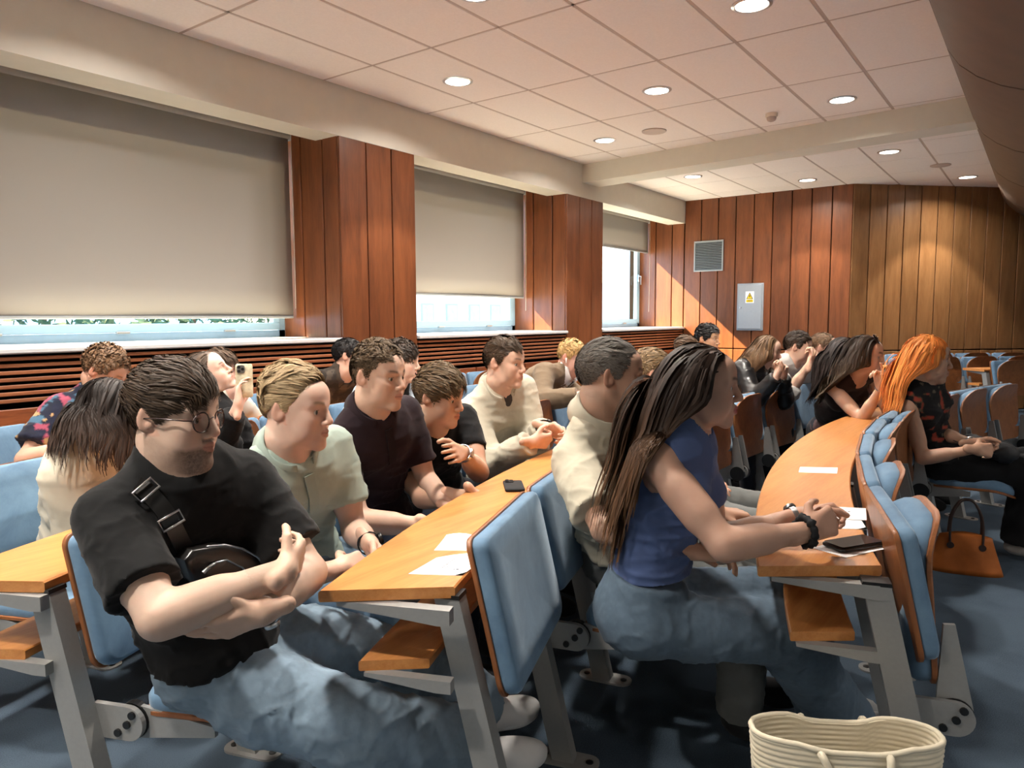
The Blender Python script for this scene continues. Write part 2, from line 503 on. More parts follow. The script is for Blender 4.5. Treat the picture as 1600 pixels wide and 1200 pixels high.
def blind(a, b, zb, label):
    r = empty('roller_blind', ((a + b) / 2, 5.42, 2.99)); tagp(r, label, 'blind', 'grey roller blinds')
    h = (b - a) / 2 - .02
    P = [[(x, -.012 + .004 * sin(x * 3.1), z) for x in np.linspace(-h, h, 13)] for z in np.linspace(0.02, zb - 2.99 + .02, 8)]
    MB().sheet(P, .0015).build('blind_fabric', M['blind'], r, 180)
    MB().tube([(-h - .012, 0, .0), (h + .012, 0, 0)], .034, 20).build('roller_tube', M['blind'], r, 40)
    MB().span((-h, -.022, zb - 2.99), (h, -.002, zb - 2.99 + .024), .005).build('bottom_rail', M['cab'], r)
    m = MB()
    for s in (-1, 1): m.span((s * (h + .016) - .003, -.04, -.045), (s * (h + .016) + .003, .04, .06), .002)
    m.build('bracket', M['steel'], r)
    ch = MB().tube([(h + .010, -.042, -.01), (h + .010, -.046, -.5), (h + .010, -.046, -1.0), (h + .010, -.04, -1.5)], .0025, 6)
    ch.build('chain', M['plastic'], r)
blind(*BAYS[1], 1.405, 'wide grey roller blind pulled nearly down to the window sill')
blind(*BAYS[2], 1.645, 'grey roller blind between the two wooden pillars, lowered three quarters')
blind(*BAYS[3], 2.455, 'short rolled-up grey blind on the far sunlit window')
blind(*BAYS[0], 1.405, 'grey roller blind beyond the left edge')

# ------------------------------------------------------------------ outside
M['render'] = plain('white render', hexc(236, 236, 234), .9, 0, .1, .03, 3)
M['redwall'] = plain('brick red render', hexc(170, 84, 62), .9, 0, .1, .05, 3)
M['darkglass'] = plain('far window glass', hexc(170, 182, 186), .15, 0, .6, .1, 3)
M['asphalt'] = plain('yard paving', hexc(160, 158, 152), .95, 0, .1)
M['leafm'] = cloth('leaf green', hexc(66, 84, 58), 20, .4, 0, .8, .1, 5)
M['bark'] = plain('bark', hexc(90, 70, 52), .9)
o = MB().span((-30, 5.9, -3.2), (60, 60, -3.0)).build('ground', M['asphalt']); tagp(o, kind='structure')
def house(x, y, sx, sy, h, mat, label, nx, rows):
    r = empty('building', (x, y, -3.0)); tagp(r, label, 'building')
    MB().span((0, 0, 0), (sx, sy, h)).build('wall', M[mat], r)
    MB().span((-.3, -.3, h), (sx + .3, sy + .3, h + .25)).build('roof', M['render'], r)
    for k in range(nx):
        for q in range(rows):
            x0 = (k + .25) * sx / nx; x1 = (k + .75) * sx / nx; z0 = 1.0 + q * 2.7
            f = MB().span((x0, -.06, z0), (x1, .02, z0 + 1.5), .01).build('window', M['upvc'], r)
            MB().span((x0 + .08, -.07, z0 + .08), (x1 - .08, -.05, z0 + 1.42)).build('pane', M['darkglass'], f)
house(22, 27, 16, 8, 7.5, 'render', 'white rendered building outside the middle window', 8, 2)
house(38.4, 26, 7, 9, 7.2, 'redwall', 'brick red building outside next to the white one', 3, 2)
house(46, 25, 12, 8, 9.5, 'render', 'bright white wall outside the far window', 2, 1)
rng = random.Random(5)
def tree(x, y, h, label):
    r = empty('tree', (x, y, -3.0)); tagp(r, label, 'tree', 'trees outside the large window')
    MB().tube([(0, 0, 0), (.05, .1, h * .4), (0, 0, h * .8)], [.16, .12, .05], 8).build('trunk', M['bark'], r, 60)
    V = []; Fs = []
    for k in range(900):
        a = rng.uniform(0, 2 * pi); ph = rng.uniform(-.9, 1); q = rng.uniform(.55, 1)
        c = Vector((cos(a) * sqrt(1 - ph * ph * .9) * h * .3 * q, sin(a) * sqrt(1 - ph * ph * .9) * h * .3 * q, h * .68 + ph * h * .3 * q))
        e = Vector((rng.gauss(0, 1), rng.gauss(0, 1), rng.gauss(0, 1))).normalized(); g = e.orthogonal().normalized()
        l = rng.uniform(.12, .26); i = len(V)
        V += [c - e * l, c + g * l * .4, c + e * l, c - g * l * .4]; Fs.append((i, i + 1, i + 2, i + 3))
    m = MB().add(V, Fs); f = m.build('foliage', M['leafm'], r); f['kind'] = 'stuff'
tree(6.5, 17, 6, 'left one of the leafy trees outside the large window')
tree(11, 19, 5.5, 'middle one of the leafy trees outside the large window')
tree(16, 22, 6, 'right one of the leafy trees outside the large window')

# ------------------------------------------------------------------ ceiling fittings
def downlight(x, y, z, label):
    r = empty('downlight', (x, y, z)); tagp(r, label, 'downlight', 'round ceiling downlights')
    if 'dl' not in pc:
        pc['dl'] = (MB().lathe([(.122, .004), (.122, -.004), (.104, -.010), (.098, -.006), (.098, .004)], 32).mesh('trim_ring', M['steel'], 40),
                    MB().lathe([(.097, -.002), (.097, -.005), (.05, -.006), (.01, -.0065)], 32).mesh('diffuser', M['lamp'], 40))
    link('trim_ring', pc['dl'][0], r); link('diffuser', pc['dl'][1], r)
    if 'dll' not in pc:
        s = bpy.data.lights.new('spot', 'SPOT'); s.energy = SPOT_W * 4; s.spot_size = radians(84); s.spot_blend = .22; s.shadow_soft_size = .07; s.color = (1, .92, .81)
        a = bpy.data.lights.new('spill', 'AREA'); a.shape = 'DISK'; a.size = .19; a.energy = WIDE_W; a.spread = radians(150); a.color = (1, .94, .87)
        pc['dll'] = (s, a)
    l = bpy.data.objects.new('lamp_beam', pc['dll'][0]); COL.objects.link(l); l.parent = r; l.location = (0, 0, -.03)
    l = bpy.data.objects.new('lamp_spill', pc['dll'][1]); COL.objects.link(l); l.parent = r; l.location = (0, 0, -.02)
DL = [(4.60, 1.55, ZC, 'large round downlight cut off by the top edge above the stage side'), (4.61, 3.92, ZC, 'round downlight in front of the first wooden pillar'),
      (5.80, 2.74, ZC, 'round downlight left of the smoke detector, in the middle of the tiles'), (7.03, 1.55, ZC, 'round downlight right of the smoke detector'),
      (7.05, 3.93, ZC, 'round downlight in front of the second wooden pillar'), (3.46, 2.80, ZC, 'round downlight just showing at the top edge'),
      (9.30, 3.86, ZF, 'round downlight beyond the beam, close to the far window'), (10.5, 2.72, ZF, 'round downlight above the grey electrical cabinet wall'),
      (9.29, 1.53, ZF, 'round downlight beyond the beam, in the middle of the far ceiling'), (11.6, .95, ZF, 'round downlight in the far corner by the bronze soffit'),
      (2.2, 3.92, ZC, 'round downlight over the rear left seats'), (2.2, 1.55, ZC, 'round downlight over the front left seats'), (1.0, 2.80, ZC, 'round downlight over the left aisle'),
      (-.2, 3.92, ZC, 'round downlight over the rear aisle'), (-.2, 1.55, ZC, 'round downlight over the near aisle'), (-1.4, 2.80, ZC, 'added unseen downlight behind the photographer'), (-2.6, 3.92, ZC, 'added unseen downlight in the rear corner'), (-2.6, 1.55, ZC, 'added unseen downlight by the back wall')]  # last three lamps are out of view, added to light people's near side
for d in DL: downlight(*d)
for i, x in enumerate((-1.0, 1.4, 3.8, 6.2, 8.6)):  # stage lamps out of view, added to brighten faces and ceiling
    for j, y in enumerate((-2.6, -4.6)): downlight(x, y, 2.50, 'added unseen downlight over the stage, %s of the %s line' % (('first', 'second', 'third', 'fourth', 'fifth')[i], ('inner', 'outer')[j]))
r = empty('ceiling_speaker', (7.02, 3.34, ZC)); tagp(r, 'flush round ceiling speaker with pinkish grille', 'speaker')
MB().lathe([(.125, .002), (.125, -.006), (.118, -.010), (.110, -.008), (.02, -.011)], 32).build('grille', M['grid'], r, 40)
r = empty('ceiling_speaker', (10.5, 1.15, ZF)); tagp(r, 'flush round ceiling speaker in the far corner tiles', 'speaker')
MB().lathe([(.115, .002), (.115, -.006), (.108, -.010), (.02, -.011)], 32).build('grille', M['grid'], r, 40)
r = empty('smoke_detector', (7.10, 2.18, ZC)); tagp(r, 'cream dome smoke detector on a ceiling tile', 'smoke detector')
MB().lathe([(.055, .002), (.055, -.028), (.050, -.034), (.01, -.034)], 28).build('base', M['plastic'], r, 40)
MB().lathe([(.044, -.034), (.043, -.052), (.034, -.066), (.018, -.074), (.004, -.076)], 28).build('sensor_head', M['grid'], r, 60)

# vent grille and electrical cabinet on the far wall
r = empty('vent_grille', (XW - .002, 4.36, 2.36)); tagp(r, 'square grey louvred vent grille high on the far wood wall', 'vent')
m = MB(); q = .24; t = .022
m.span((-.022, -q, -q), (0, q, -q + t), .004).span((-.022, -q, q - t), (0, q, q), .004).span((-.022, -q, -q + t), (0, -q + t, q - t), .004).span((-.022, q - t, -q + t), (0, q, q - t), .004)
m.build('frame', M['cab'], r)
MB().span((-.004, -q + t, -q + t), (-.001, q - t, q - t)).build('backing', M['black'], r)
for k in range(17):
    z = -q + t + .014 + k * (2 * q - 2 * t) / 17
    link('louvre', piece('louvre', (.016, 2 * q - 2 * t, .009), M['vent'], .002), r, (-.012, 0, z), (0, .5, 0))
r = empty('electrical_cabinet', (XW, 3.68, 1.55)); tagp(r, 'grey metal electrical cabinet with yellow warning sign on the far wall', 'cabinet')
MB().span((-.03, -.20, -.36), (0, .20, .36), .004).build('cabinet_frame', M['cab'], r)
d = MB().span((-.045, -.178, -.338), (-.028, .178, .338), .005).build('door', M['cab'], r)
MB().lathe([(.016, -.045), (.016, -.050), (.010, -.052)], 16, 'x', (0, .14, -.01)).build('lock', M['steel'], d, 40)
sg = MB().span((-.0475, -.065, .06), (-.0452, .065, .235)).build('warning_sign', M['paper'], d)
tri = MB()
tri.mi = 0; tri.prism([(-.052, .122), (.052, .122), (0, .222)], -.0486, -.0475, 'x')
tri.span((-.0486, -.052, .072), (-.0475, .052, .112))
tri.mi = 1
tri.prism([(-.052, .122), (-.042, .122), (.004, .214), (0, .222)], -.0492, -.0486, 'x').prism([(.052, .122), (.042, .122), (-.004, .214), (0, .222)], -.0492, -.0486, 'x').span((-.0492, -.05, .120), (-.0486, .05, .127))
tri.prism([(.004, .196), (-.014, .160), (-.003, .160), (-.010, .134), (.014, .168), (.003, .168)], -.0494, -.0486, 'x')
for z, ww in ((.104, .04), (.093, .034), (.082, .042)):
    x = -ww
    while x < ww - .006:
        l = rng.uniform(.006, .016); tri.span((-.0490, x, z - .0028), (-.0486, min(x + l, ww), z + .0028)); x += l + .004
sgm = tri.build('warning_symbol', [M['yellow'], M['black']], d)
# ------------------------------------------------------------------ lecture seats and desks on concentric rings
CX, CY = 4.40, -6.40
RING = {'front': 7.09, 'second': 8.10, 'third': 9.09, 'fourth': 10.08, 'last': 11.03}
ZDESK, ZTOP = .765, .865
def ringp(R, deg, z=0):
    t = radians(deg); return Vector((CX + R * sin(t), CY + R * cos(t), z))
def heading(deg):
    t = radians(deg); return atan2(-cos(t), -sin(t))

def rrect(x0, x1, y0, y1, r, n=5):
    P = []
    rr = r if isinstance(r, (list, tuple)) else [r] * 4
    for (cx, cy, a0, q) in ((x1, y1, 0, rr[0]), (x0, y1, 90, rr[1]), (x0, y0, 180, rr[2]), (x1, y0, 270, rr[3])):
        ox = cx - q if cx == x1 else cx + q
        oy = cy - q if cy == y1 else cy + q
        for k in range(n + 1):
            a = radians(a0 + 90 * k / n); P.append((ox + q * cos(a), oy + q * sin(a)))
    return P

def pillow(mb, poly, layers, fn):
    """stacks inset copies of an outline into a padded slab; fn maps (u, v, h) to a point"""
    n = len(poly); cx = sum(p[0] for p in poly) / n; cy = sum(p[1] for p in poly) / n
    V = []; Fs = []
    for (ins, h) in layers:
        for (x, y) in poly:
            dx, dy = x - cx, y - cy; L = sqrt(dx * dx + dy * dy)
            V.append(fn(cx + dx * (1 - ins / L), cy + dy * (1 - ins / L), h))
    m = len(layers)
    for i in range(m - 1):
        for k in range(n):
            Fs.append((i * n + k, i * n + (k + 1) % n, (i + 1) * n + (k + 1) % n, (i + 1) * n + k))
    for (base, h, fl) in ((0, layers[0][1], True), ((m - 1) * n, layers[-1][1], False)):
        prev = base
        for q in (.66, .33):
            s = len(V)
            for k in range(n):
                p = poly[k]; ins = layers[0][0] if fl else layers[-1][0]
                dx, dy = p[0] - cx, p[1] - cy; L = sqrt(dx * dx + dy * dy); w = (1 - ins / L) * q
                V.append(fn(cx + dx * w, cy + dy * w, h + (0 if fl else .002 * (1 - q))))
            for k in range(n):
                Fs.append((prev + k, prev + (k + 1) % n, s + (k + 1) % n, s + k))
            prev = s
        c = len(V); V.append(fn(cx, cy, h + (0 if fl else .002)))
        for k in range(n): Fs.append((prev + k, prev + (k + 1) % n, c))
    mb.add(V, Fs)

SW = .565
def back_fn(u, v, h, PH=.345):
    # u up along the back from its lower edge, v sideways, h outwards towards the sitter
    ta = radians(12.5)
    x = -.0127 + sin(ta) * (PH - u) + cos(ta) * (h + .22 * v * v)
    z = ZTOP - PH * cos(ta) + u * cos(ta) + sin(ta) * h
    return (x, v, z)
def seat_meshes():
    D = {}
    poly = rrect(0, .345, -.268, .268, [.03, .045, .045, .03])
    m = MB(); pillow(m, poly, [(.004, 0), (0, .008), (0, .026), (.006, .036), (.018, .042)], back_fn); D['backrest'] = m.mesh('backrest', M['seat'], 60)
    m = MB(); poly2 = rrect(-.004, .349, -.272, .272, [.03, .045, .045, .03])
    pillow(m, poly2, [(.003, -.013), (0, -.010), (0, -.002), (.002, 0)], back_fn); D['back_shell'] = m.mesh('back_shell', M['shell'], 40)
    for key, PH in (('tall', .40),):
        bf = lambda u, v, h: back_fn(u, v, h, PH)
        m = MB(); pillow(m, rrect(0, PH, -.268, .268, [.03, .05, .05, .03]), [(.004, 0), (0, .008), (0, .026), (.006, .036), (.018, .042)], bf); D['backrest_' + key] = m.mesh('padded_panel', M['seat'], 60)
        m = MB(); pillow(m, rrect(-.004, PH + .004, -.272, .272, [.03, .05, .05, .03]), [(.003, -.013), (0, -.010), (0, -.002), (.002, 0)], bf); D['back_shell_' + key] = m.mesh('back_shell', M['shell'], 40)
    def pan_fn(u, v, h):
        return (u, v, h + .018 * (u / .42) ** 2 * 0 - .05 * max(0, (u - .30) / .12) ** 2 + .10 * (v * v) - .006)
    poly = rrect(0, .415, -.235, .235, [.16, .05, .05, .16], 6)
    m = MB(); pillow(m, poly, [(.004, .0), (0, .010), (0, .030), (.010, .046), (.03, .055)], pan_fn); D['seat_pan'] = m.mesh('seat_pan', M['seat'], 60)
    m = MB(); poly = rrect(-.004, .420, -.239, .239, [.16, .05, .05, .16], 6)
    pillow(m, poly, [(.004, -.014), (0, -.010), (0, -.001), (.002, .0)], pan_fn); D['pan_shell'] = m.mesh('pan_shell', M['shell'], 40)
    zt = ZDESK - .032
    m = MB(); m.prism([(-.078, zt), (-.014, zt), (.158, .006), (.088, .006)], -.024, .024); D['post'] = m.mesh('post', M['grey'])
    m = MB(); m.prism([(-.082, zt), (-.012, zt), (-.014, zt + .010), (-.080, zt + .010)], -.026, .026); D['post_cap'] = m.mesh('post_cap', M['black'])
    m = MB(); m.mi = 0; m.prism(rrect(.03, .235, -.042, .042, .038), 0, .007, 'z'); m.mi = 1
    for x in (.058, .205): m.lathe([(.012, .007), (.012, .010), (.006, .012)], 10, 'z', (x, 0, 0))
    D['foot_plate'] = m.mesh('foot_plate', [M['grey'], M['black']])
    m = MB(); m.mi = 0
    P = [(.050, .440), (.068, .352)] + [(.150 + .044 * cos(radians(a)), .396 + .044 * sin(radians(a))) for a in range(-90, 91, 15)]
    m.prism(P, -.007, .007); m.mi = 1
    for (x, z) in ((.150, .396), (.122, .372), (.166, .422)): m.lathe([(.010, -.013), (.010, -.007)], 10, 'y', (x, 0, z)); m.lathe([(.010, .007), (.010, .013)], 10, 'y', (x, 0, z))
    D['hinge_bracket'] = m.mesh('hinge_bracket', [M['grey'], M['black']])
    m = MB(); m.mi = 0     # arm that carries the pan; hinge at its origin
    m.prism([(-.03, .034), (.02, .040), (.235, .012), (.235, -.014), (.02, -.044), (-.02, -.040)], -.006, .006); m.mi = 1
    m.lathe([(.046, -.010), (.046, .010)], 20, 'y')
    D['pan_arm'] = m.mesh('pan_arm', [M['grey'], M['black']])
    return D
SM = seat_meshes()
HX, HZ = .150, .396

def make_seat(R, deg, fold, label, group='blue lecture seats', left_post=False, panel=False):
    p = ringp(R, deg)
    if panel:
        r = empty('end_panel', p, heading(deg)); tagp(r, label, 'panel')
        b = link('padded_panel', SM['backrest_tall'], r); link('back_shell', SM['back_shell_tall'], b)
        q = link('post', SM['post'], r, (0, -(SW / 2 - .002), 0)); link('post_cap', SM['post_cap'], q); link('foot_plate', SM['foot_plate'], r, (0, -(SW / 2 - .002), 0))
        return r
    r = empty('lecture_seat', p, heading(deg)); tagp(r, label, 'seat', group)
    b = link('backrest', SM['backrest'], r); link('back_shell', SM['back_shell'], b)
    ang = -radians(95) if fold else -radians(2)
    pan = link('seat_pan', SM['seat_pan'], r, (HX - .050 if fold else HX + .02, 0, HZ + (.062 if fold else .030)), (0, ang, 0)); link('pan_shell', SM['pan_shell'], pan)
    for s in (-1, 1):
        link('hinge_bracket', SM['hinge_bracket'], r, (0, s * (SW / 2 - .032), 0))
        link('pan_arm', SM['pan_arm'], r, (HX, s * (SW / 2 - .052), HZ), (0, ang if fold else 0, 0))
    for s in ([-1, 1] if left_post else [-1]):
        q = link('post', SM['post'], r, (0, s * (SW / 2 - .002), 0)); link('post_cap', SM['post_cap'], q); link('foot_plate', SM['foot_plate'], r, (0, s * (SW / 2 - .002), 0))
    return r

ORD = 'first second third fourth fifth sixth seventh eighth ninth tenth eleventh twelfth thirteenth fourteenth fifteenth sixteenth seventeenth eighteenth'.split()
ROWTXT = {'front': 'front row', 'second': 'second row', 'third': 'middle row', 'fourth': 'fourth row', 'last': 'window row'}
SEATS = {}
def row(name, start, n, taken, R=None, panel=()):
    R = R or RING[name]; d = math.degrees(SW / R)
    for k in range(n):
        a = start + d * (k + .5); f = k not in taken and (name, k, R) != ('third', 6, RING['third'])
        st = 'tipped-up' if f else 'occupied' if k in taken else 'unfolded empty'
        lb = '%s blue lecture seat, %s from the aisle in the %s' % (st, ORD[k], ROWTXT[name])
        if k in panel: lb = 'tall blue padded end panel of the desk carrying two white brochures'
        SEATS[name, k] = make_seat(R, a, f, lb, left_post=(k == n - 1), panel=k in panel)
    return start, start + d * n

def desk(name, a0, a1, label, R=None, skew=0.0):
    R = R or RING[name]; mid = (a0 + a1) / 2
    r = empty('curved_desk', (0, 0, 0)); tagp(r, label, 'desk', 'long curved desks')
    def arc(r0, r1, z0, z1, name_, mat, par, b=.004, e=0):
        A = np.linspace(a0 + e, a1 - e, max(8, int((a1 - a0) * 1.2))); P = []
        sec = [(r0 + b, z1), (r1 - b, z1), (r1, z1 - b), (r1, z0 + b), (r1 - b, z0), (r0 + b, z0), (r0, z0 + b), (r0, z1 - b)]
        V = []; Fs = []; n = len(sec)
        for a in A:
            for (q, z) in sec: V.append(ringp(q, a + skew * max(0, 1 - (a - a0) / 5) * (R + .335 - q) / .3, z))
        for i in range(len(A) - 1):
            for k in range(n): Fs.append((i * n + k, i * n + (k + 1) % n, (i + 1) * n + (k + 1) % n, (i + 1) * n + k))
        Fs.append(tuple(range(n - 1, -1, -1))); Fs.append(tuple((len(A) - 1) * n + k for k in range(n)))
        return MB().add(V, Fs).build(name_, mat, par, 40)
    arc(R + .030, R + .335, ZDESK - .028, ZDESK, 'desk_top', M['desk'], r)
    arc(R + .090, R + .250, .565, .590, 'shelf', M['desk'], r, .003)
    step = math.degrees(SW / R); k = 0; key = ('bracket', name)
    me = MB().prism([(.02, ZDESK - .066), (.05, ZDESK - .068), (.30, ZDESK - .042), (.30, ZDESK - .030), (.02, ZDESK - .030)], -.016, .016).mesh('desk_bracket', M['grey'])
    me2 = MB().prism([(.02, .535), (.06, .535), (.235, .556), (.235, .565), (.02, .565)], -.014, .014).mesh('shelf_bracket', M['grey'])
    a = a0 + .25
    while a < a1 + .1:
        t = radians(a); rz = atan2(cos(t), sin(t))
        link('desk_bracket', me, r, ringp(R, a), (0, 0, rz)); link('shelf_bracket', me2, r, ringp(R, a), (0, 0, rz))
        a += step
    return r

TAKEN = {'front': {5: 1}, 'second': {1: 1, 2: 1, 3: 1, 8: 1, 9: 1}, 'third': {0: 1, 1: 1, 2: 1, 3: 1, 4: 1, 9: 1, 10: 1, 11: 1, 12: 1}, 'fourth': {1: 1, 2: 1, 4: 1, 6: 1, 7: 1}, 'last': {3: 1, 5: 1, 6: 1, 7: 1}}
E_ = {}
E_['front'] = row('front', -20.0, 9, TAKEN['front'])
E_['second'] = row('second', -22.55, 12, TAKEN['second'], panel=(0,))
E_['third'] = row('third', -23.75, 13, TAKEN['third'])
E_['fourth'] = row('fourth', -24.62, 15, TAKEN['fourth'])
E_['last'] = row('last', -26.87, 18, TAKEN['last'])
desk('front', -20.3, E_['front'][1] + .2, 'long curved beech desk with brochures and phone behind the front row', skew=.7)
desk('second', -23.35, E_['second'][1] + .2, 'long curved beech desk with two white brochures and a black phone', skew=.65)
desk('third', -24.2, E_['third'][1] + .2, 'curved beech desk behind the man with crossed arms', skew=.3)
desk('fourth', -25.0, E_['fourth'][1] + .2, 'curved beech desk in front of the window row')
# block across the far aisle
ROWTXT.update({'third': 'nearest row across the far aisle', 'fourth': 'middle row across the far aisle', 'last': 'rear row across the far aisle'})
SAVE = dict(SEATS)
for nm, st, n, R_, w_ in (('third', 40.1, 4, 9.05, 'nearest'), ('fourth', 35.5, 5, 9.82, 'middle'), ('last', 39.7, 4, 10.68, 'rear')):
    e = row(nm, st, n, {}, R_)
    if nm != 'last': desk(nm, e[0] - .2, e[1] + .2, 'short curved beech desk behind the %s row across the far aisle' % w_, R_)
SEATS = SAVE
# ------------------------------------------------------------------ people: distance fields polygonised with surface nets
V3 = lambda *a: np.array(a if len(a) == 3 else a[0], float)
def unit(v): v = np.asarray(v, float); return v / (np.linalg.norm(v) + 1e-12)
def lerp(a, b, t): return np.asarray(a, float) * (1 - t) + np.asarray(b, float) * t
def rot(yaw=0, pitch=0, roll=0):
    """yaw about z, then pitch (positive looks down), then roll (positive tips to the own right)"""
    return np.array((Matrix.Rotation(yaw, 3, 'Z') @ Matrix.Rotation(pitch, 3, 'Y') @ Matrix.Rotation(roll, 3, 'X')))

class Prim:
    __slots__ = ('fn', 'lo', 'hi', 'k', 'op')
    def __init__(s, fn, lo, hi, k=.02, op='u'): s.fn, s.lo, s.hi, s.k, s.op = fn, np.asarray(lo, float), np.asarray(hi, float), k, op

def cone(a, b, r1, r2, k=.02, op='u', flat=None, ff=1.0):
    a, b = V3(a), V3(b); ba = b - a; L2 = ba @ ba + 1e-12; R = max(r1, r2)
    n = None if flat is None else unit(flat)
    def fn(X, Y, Z):
        px, py, pz = X - a[0], Y - a[1], Z - a[2]
        t = np.clip((px * ba[0] + py * ba[1] + pz * ba[2]) / L2, 0, 1)
        qx, qy, qz = px - t * ba[0], py - t * ba[1], pz - t * ba[2]
        d2 = qx * qx + qy * qy + qz * qz
        if n is not None:
            w = qx * n[0] + qy * n[1] + qz * n[2]; d2 = d2 + w * w * (ff * ff - 1)
        return np.sqrt(d2) - (r1 + (r2 - r1) * t)
    return Prim(fn, np.minimum(a, b) - R, np.maximum(a, b) + R, k, op)

def ball(c, r, k=.02, op='u'): return cone(c, V3(c) + (0, 0, 1e-4), r, r, k, op)

def ell(c, r, R=None, k=.02, op='u'):
    c, r = V3(c), V3(r); R = np.eye(3) if R is None else np.asarray(R)
    e = np.sqrt(((R * r[None, :]) ** 2).sum(1)); A = R.T
    def fn(X, Y, Z):
        px, py, pz = X - c[0], Y - c[1], Z - c[2]
        q = [(A[i, 0] * px + A[i, 1] * py + A[i, 2] * pz) / r[i] for i in range(3)]
        k0 = np.sqrt(q[0] ** 2 + q[1] ** 2 + q[2] ** 2)
        k1 = np.sqrt((q[0] / r[0]) ** 2 + (q[1] / r[1]) ** 2 + (q[2] / r[2]) ** 2) + 1e-9
        return k0 * (k0 - 1) / k1
    return Prim(fn, c - e, c + e, k, op)

def clip(p, n, lo, hi):
    """cuts away what lies on the side n points to, inside a box only"""
    p, n = V3(p), unit(n)
    return Prim(lambda X, Y, Z: (X - p[0]) * n[0] + (Y - p[1]) * n[1] + (Z - p[2]) * n[2], lo, hi, 0, 'c')

def surface(prims, h):
    us = [p for p in prims if p.op == 'u']
    lo = np.min([p.lo for p in us], 0) - 2.5 * h; hi = np.max([p.hi for p in us], 0) + 2.5 * h
    n = np.ceil((hi - lo) / h).astype(int) + 1
    f = np.full(n, 1.0, np.float32)
    ax = [(lo[i] + h * np.arange(n[i])).astype(np.float32) for i in range(3)]
    for p in prims:
        m = p.k + 2.2 * h if p.op != 'c' else 0
        i0 = np.maximum(np.floor((p.lo - m - lo) / h).astype(int), 0); i1 = np.minimum(np.ceil((p.hi + m - lo) / h).astype(int) + 1, n)
        if (i1 <= i0).any(): continue
        sl = tuple(slice(i0[i], i1[i]) for i in range(3))
        X = ax[0][sl[0]][:, None, None]; Y = ax[1][sl[1]][None, :, None]; Z = ax[2][sl[2]][None, None, :]
        d = p.fn(X, Y, Z).astype(np.float32); a = f[sl]
        if p.op == 'c': f[sl] = np.maximum(a, d); continue
        if p.op == 's':
            d = -d
            if p.k > 0:
                e = np.maximum(p.k - np.abs(a - d), 0) / p.k; f[sl] = np.maximum(a, d) + e * e * p.k * .25
            else: f[sl] = np.maximum(a, d)
            continue
        if p.k > 0:
            e = np.maximum(p.k - np.abs(a - d), 0) / p.k; f[sl] = np.minimum(a, d) - e * e * p.k * .25
        else: f[sl] = np.minimum(a, d)
    s = f < 0
    c = s[:-1, :-1, :-1].astype(np.int8)
    tot = np.zeros(c.shape, np.int8)
    for dx in (0, 1):
        for dy in (0, 1):
            for dz in (0, 1): tot += s[dx:dx + c.shape[0], dy:dy + c.shape[1], dz:dz + c.shape[2]]
    act = np.argwhere((tot > 0) & (tot < 8))
    if len(act) == 0: return np.zeros((0, 3)), np.zeros((0, 4), int)
    cor = np.array([(x, y, z) for x in (0, 1) for y in (0, 1) for z in (0, 1)])
    val = np.stack([f[act[:, 0] + q[0], act[:, 1] + q[1], act[:, 2] + q[2]] for q in cor], 1)
    acc = np.zeros((len(act), 3)); cnt = np.zeros(len(act))
    for i in range(8):
        for j in range(i + 1, 8):
            if np.abs(cor[i] - cor[j]).sum() != 1: continue
            a, b = val[:, i], val[:, j]; m = (a < 0) != (b < 0)
            t = np.clip(a / np.where(m, a - b, 1), 0, 1)
            acc += np.where(m[:, None], cor[i] + (cor[j] - cor[i]) * t[:, None], 0); cnt += m
    vert = lo + (act + acc / cnt[:, None]) * h
    idx = np.full(c.shape, -1, np.int32); idx[act[:, 0], act[:, 1], act[:, 2]] = np.arange(len(act))
    faces = []
    for a in range(3):
        b, c2 = (a + 1) % 3, (a + 2) % 3
        s0 = [slice(1, -1)] * 3; s1 = [slice(1, -1)] * 3
        s0[a] = slice(0, -1); s1[a] = slice(1, None)
        A, B = s[tuple(s0)], s[tuple(s1)]
        e = np.argwhere(A != B); inside = A[e[:, 0], e[:, 1], e[:, 2]]
        off = np.ones(3, int); off[a] = 0; e = e + off
        q = []
        for (db, dc) in ((-1, -1), (0, -1), (0, 0), (-1, 0)):
            g = e.copy(); g[:, b] += db; g[:, c2] += dc; q.append(idx[g[:, 0], g[:, 1], g[:, 2]])
        q = np.stack(q, 1); q[~inside] = q[~inside][:, ::-1]
        faces.append(q)
    return vert, np.concatenate(faces)

def vnormals(v, f):
    nn = np.cross(v[f[:, 2]] - v[f[:, 0]], v[f[:, 3]] - v[f[:, 1]])
    o = np.zeros_like(v)
    for k in range(4): np.add.at(o, f[:, k], nn)
    return o / (np.linalg.norm(o, axis=1, keepdims=True) + 1e-12)

_lat = np.random.RandomState(11).rand(32, 32, 32).astype(np.float32)
def vnoise(p):
    """smooth value noise, -1..1"""
    i = np.floor(p).astype(int); t = p - i; t = t * t * (3 - 2 * t); o = 0
    for dx in (0, 1):
        for dy in (0, 1):
            for dz in (0, 1):
                w = (t[:, 0] if dx else 1 - t[:, 0]) * (t[:, 1] if dy else 1 - t[:, 1]) * (t[:, 2] if dz else 1 - t[:, 2])
                o = o + w * _lat[(i[:, 0] + dx) % 32, (i[:, 1] + dy) % 32, (i[:, 2] + dz) % 32]
    return o * 2 - 1
def ridge(p):
    r = np.maximum(1 - 2.2 * np.abs(vnoise(p)), 0); return r * r - .25

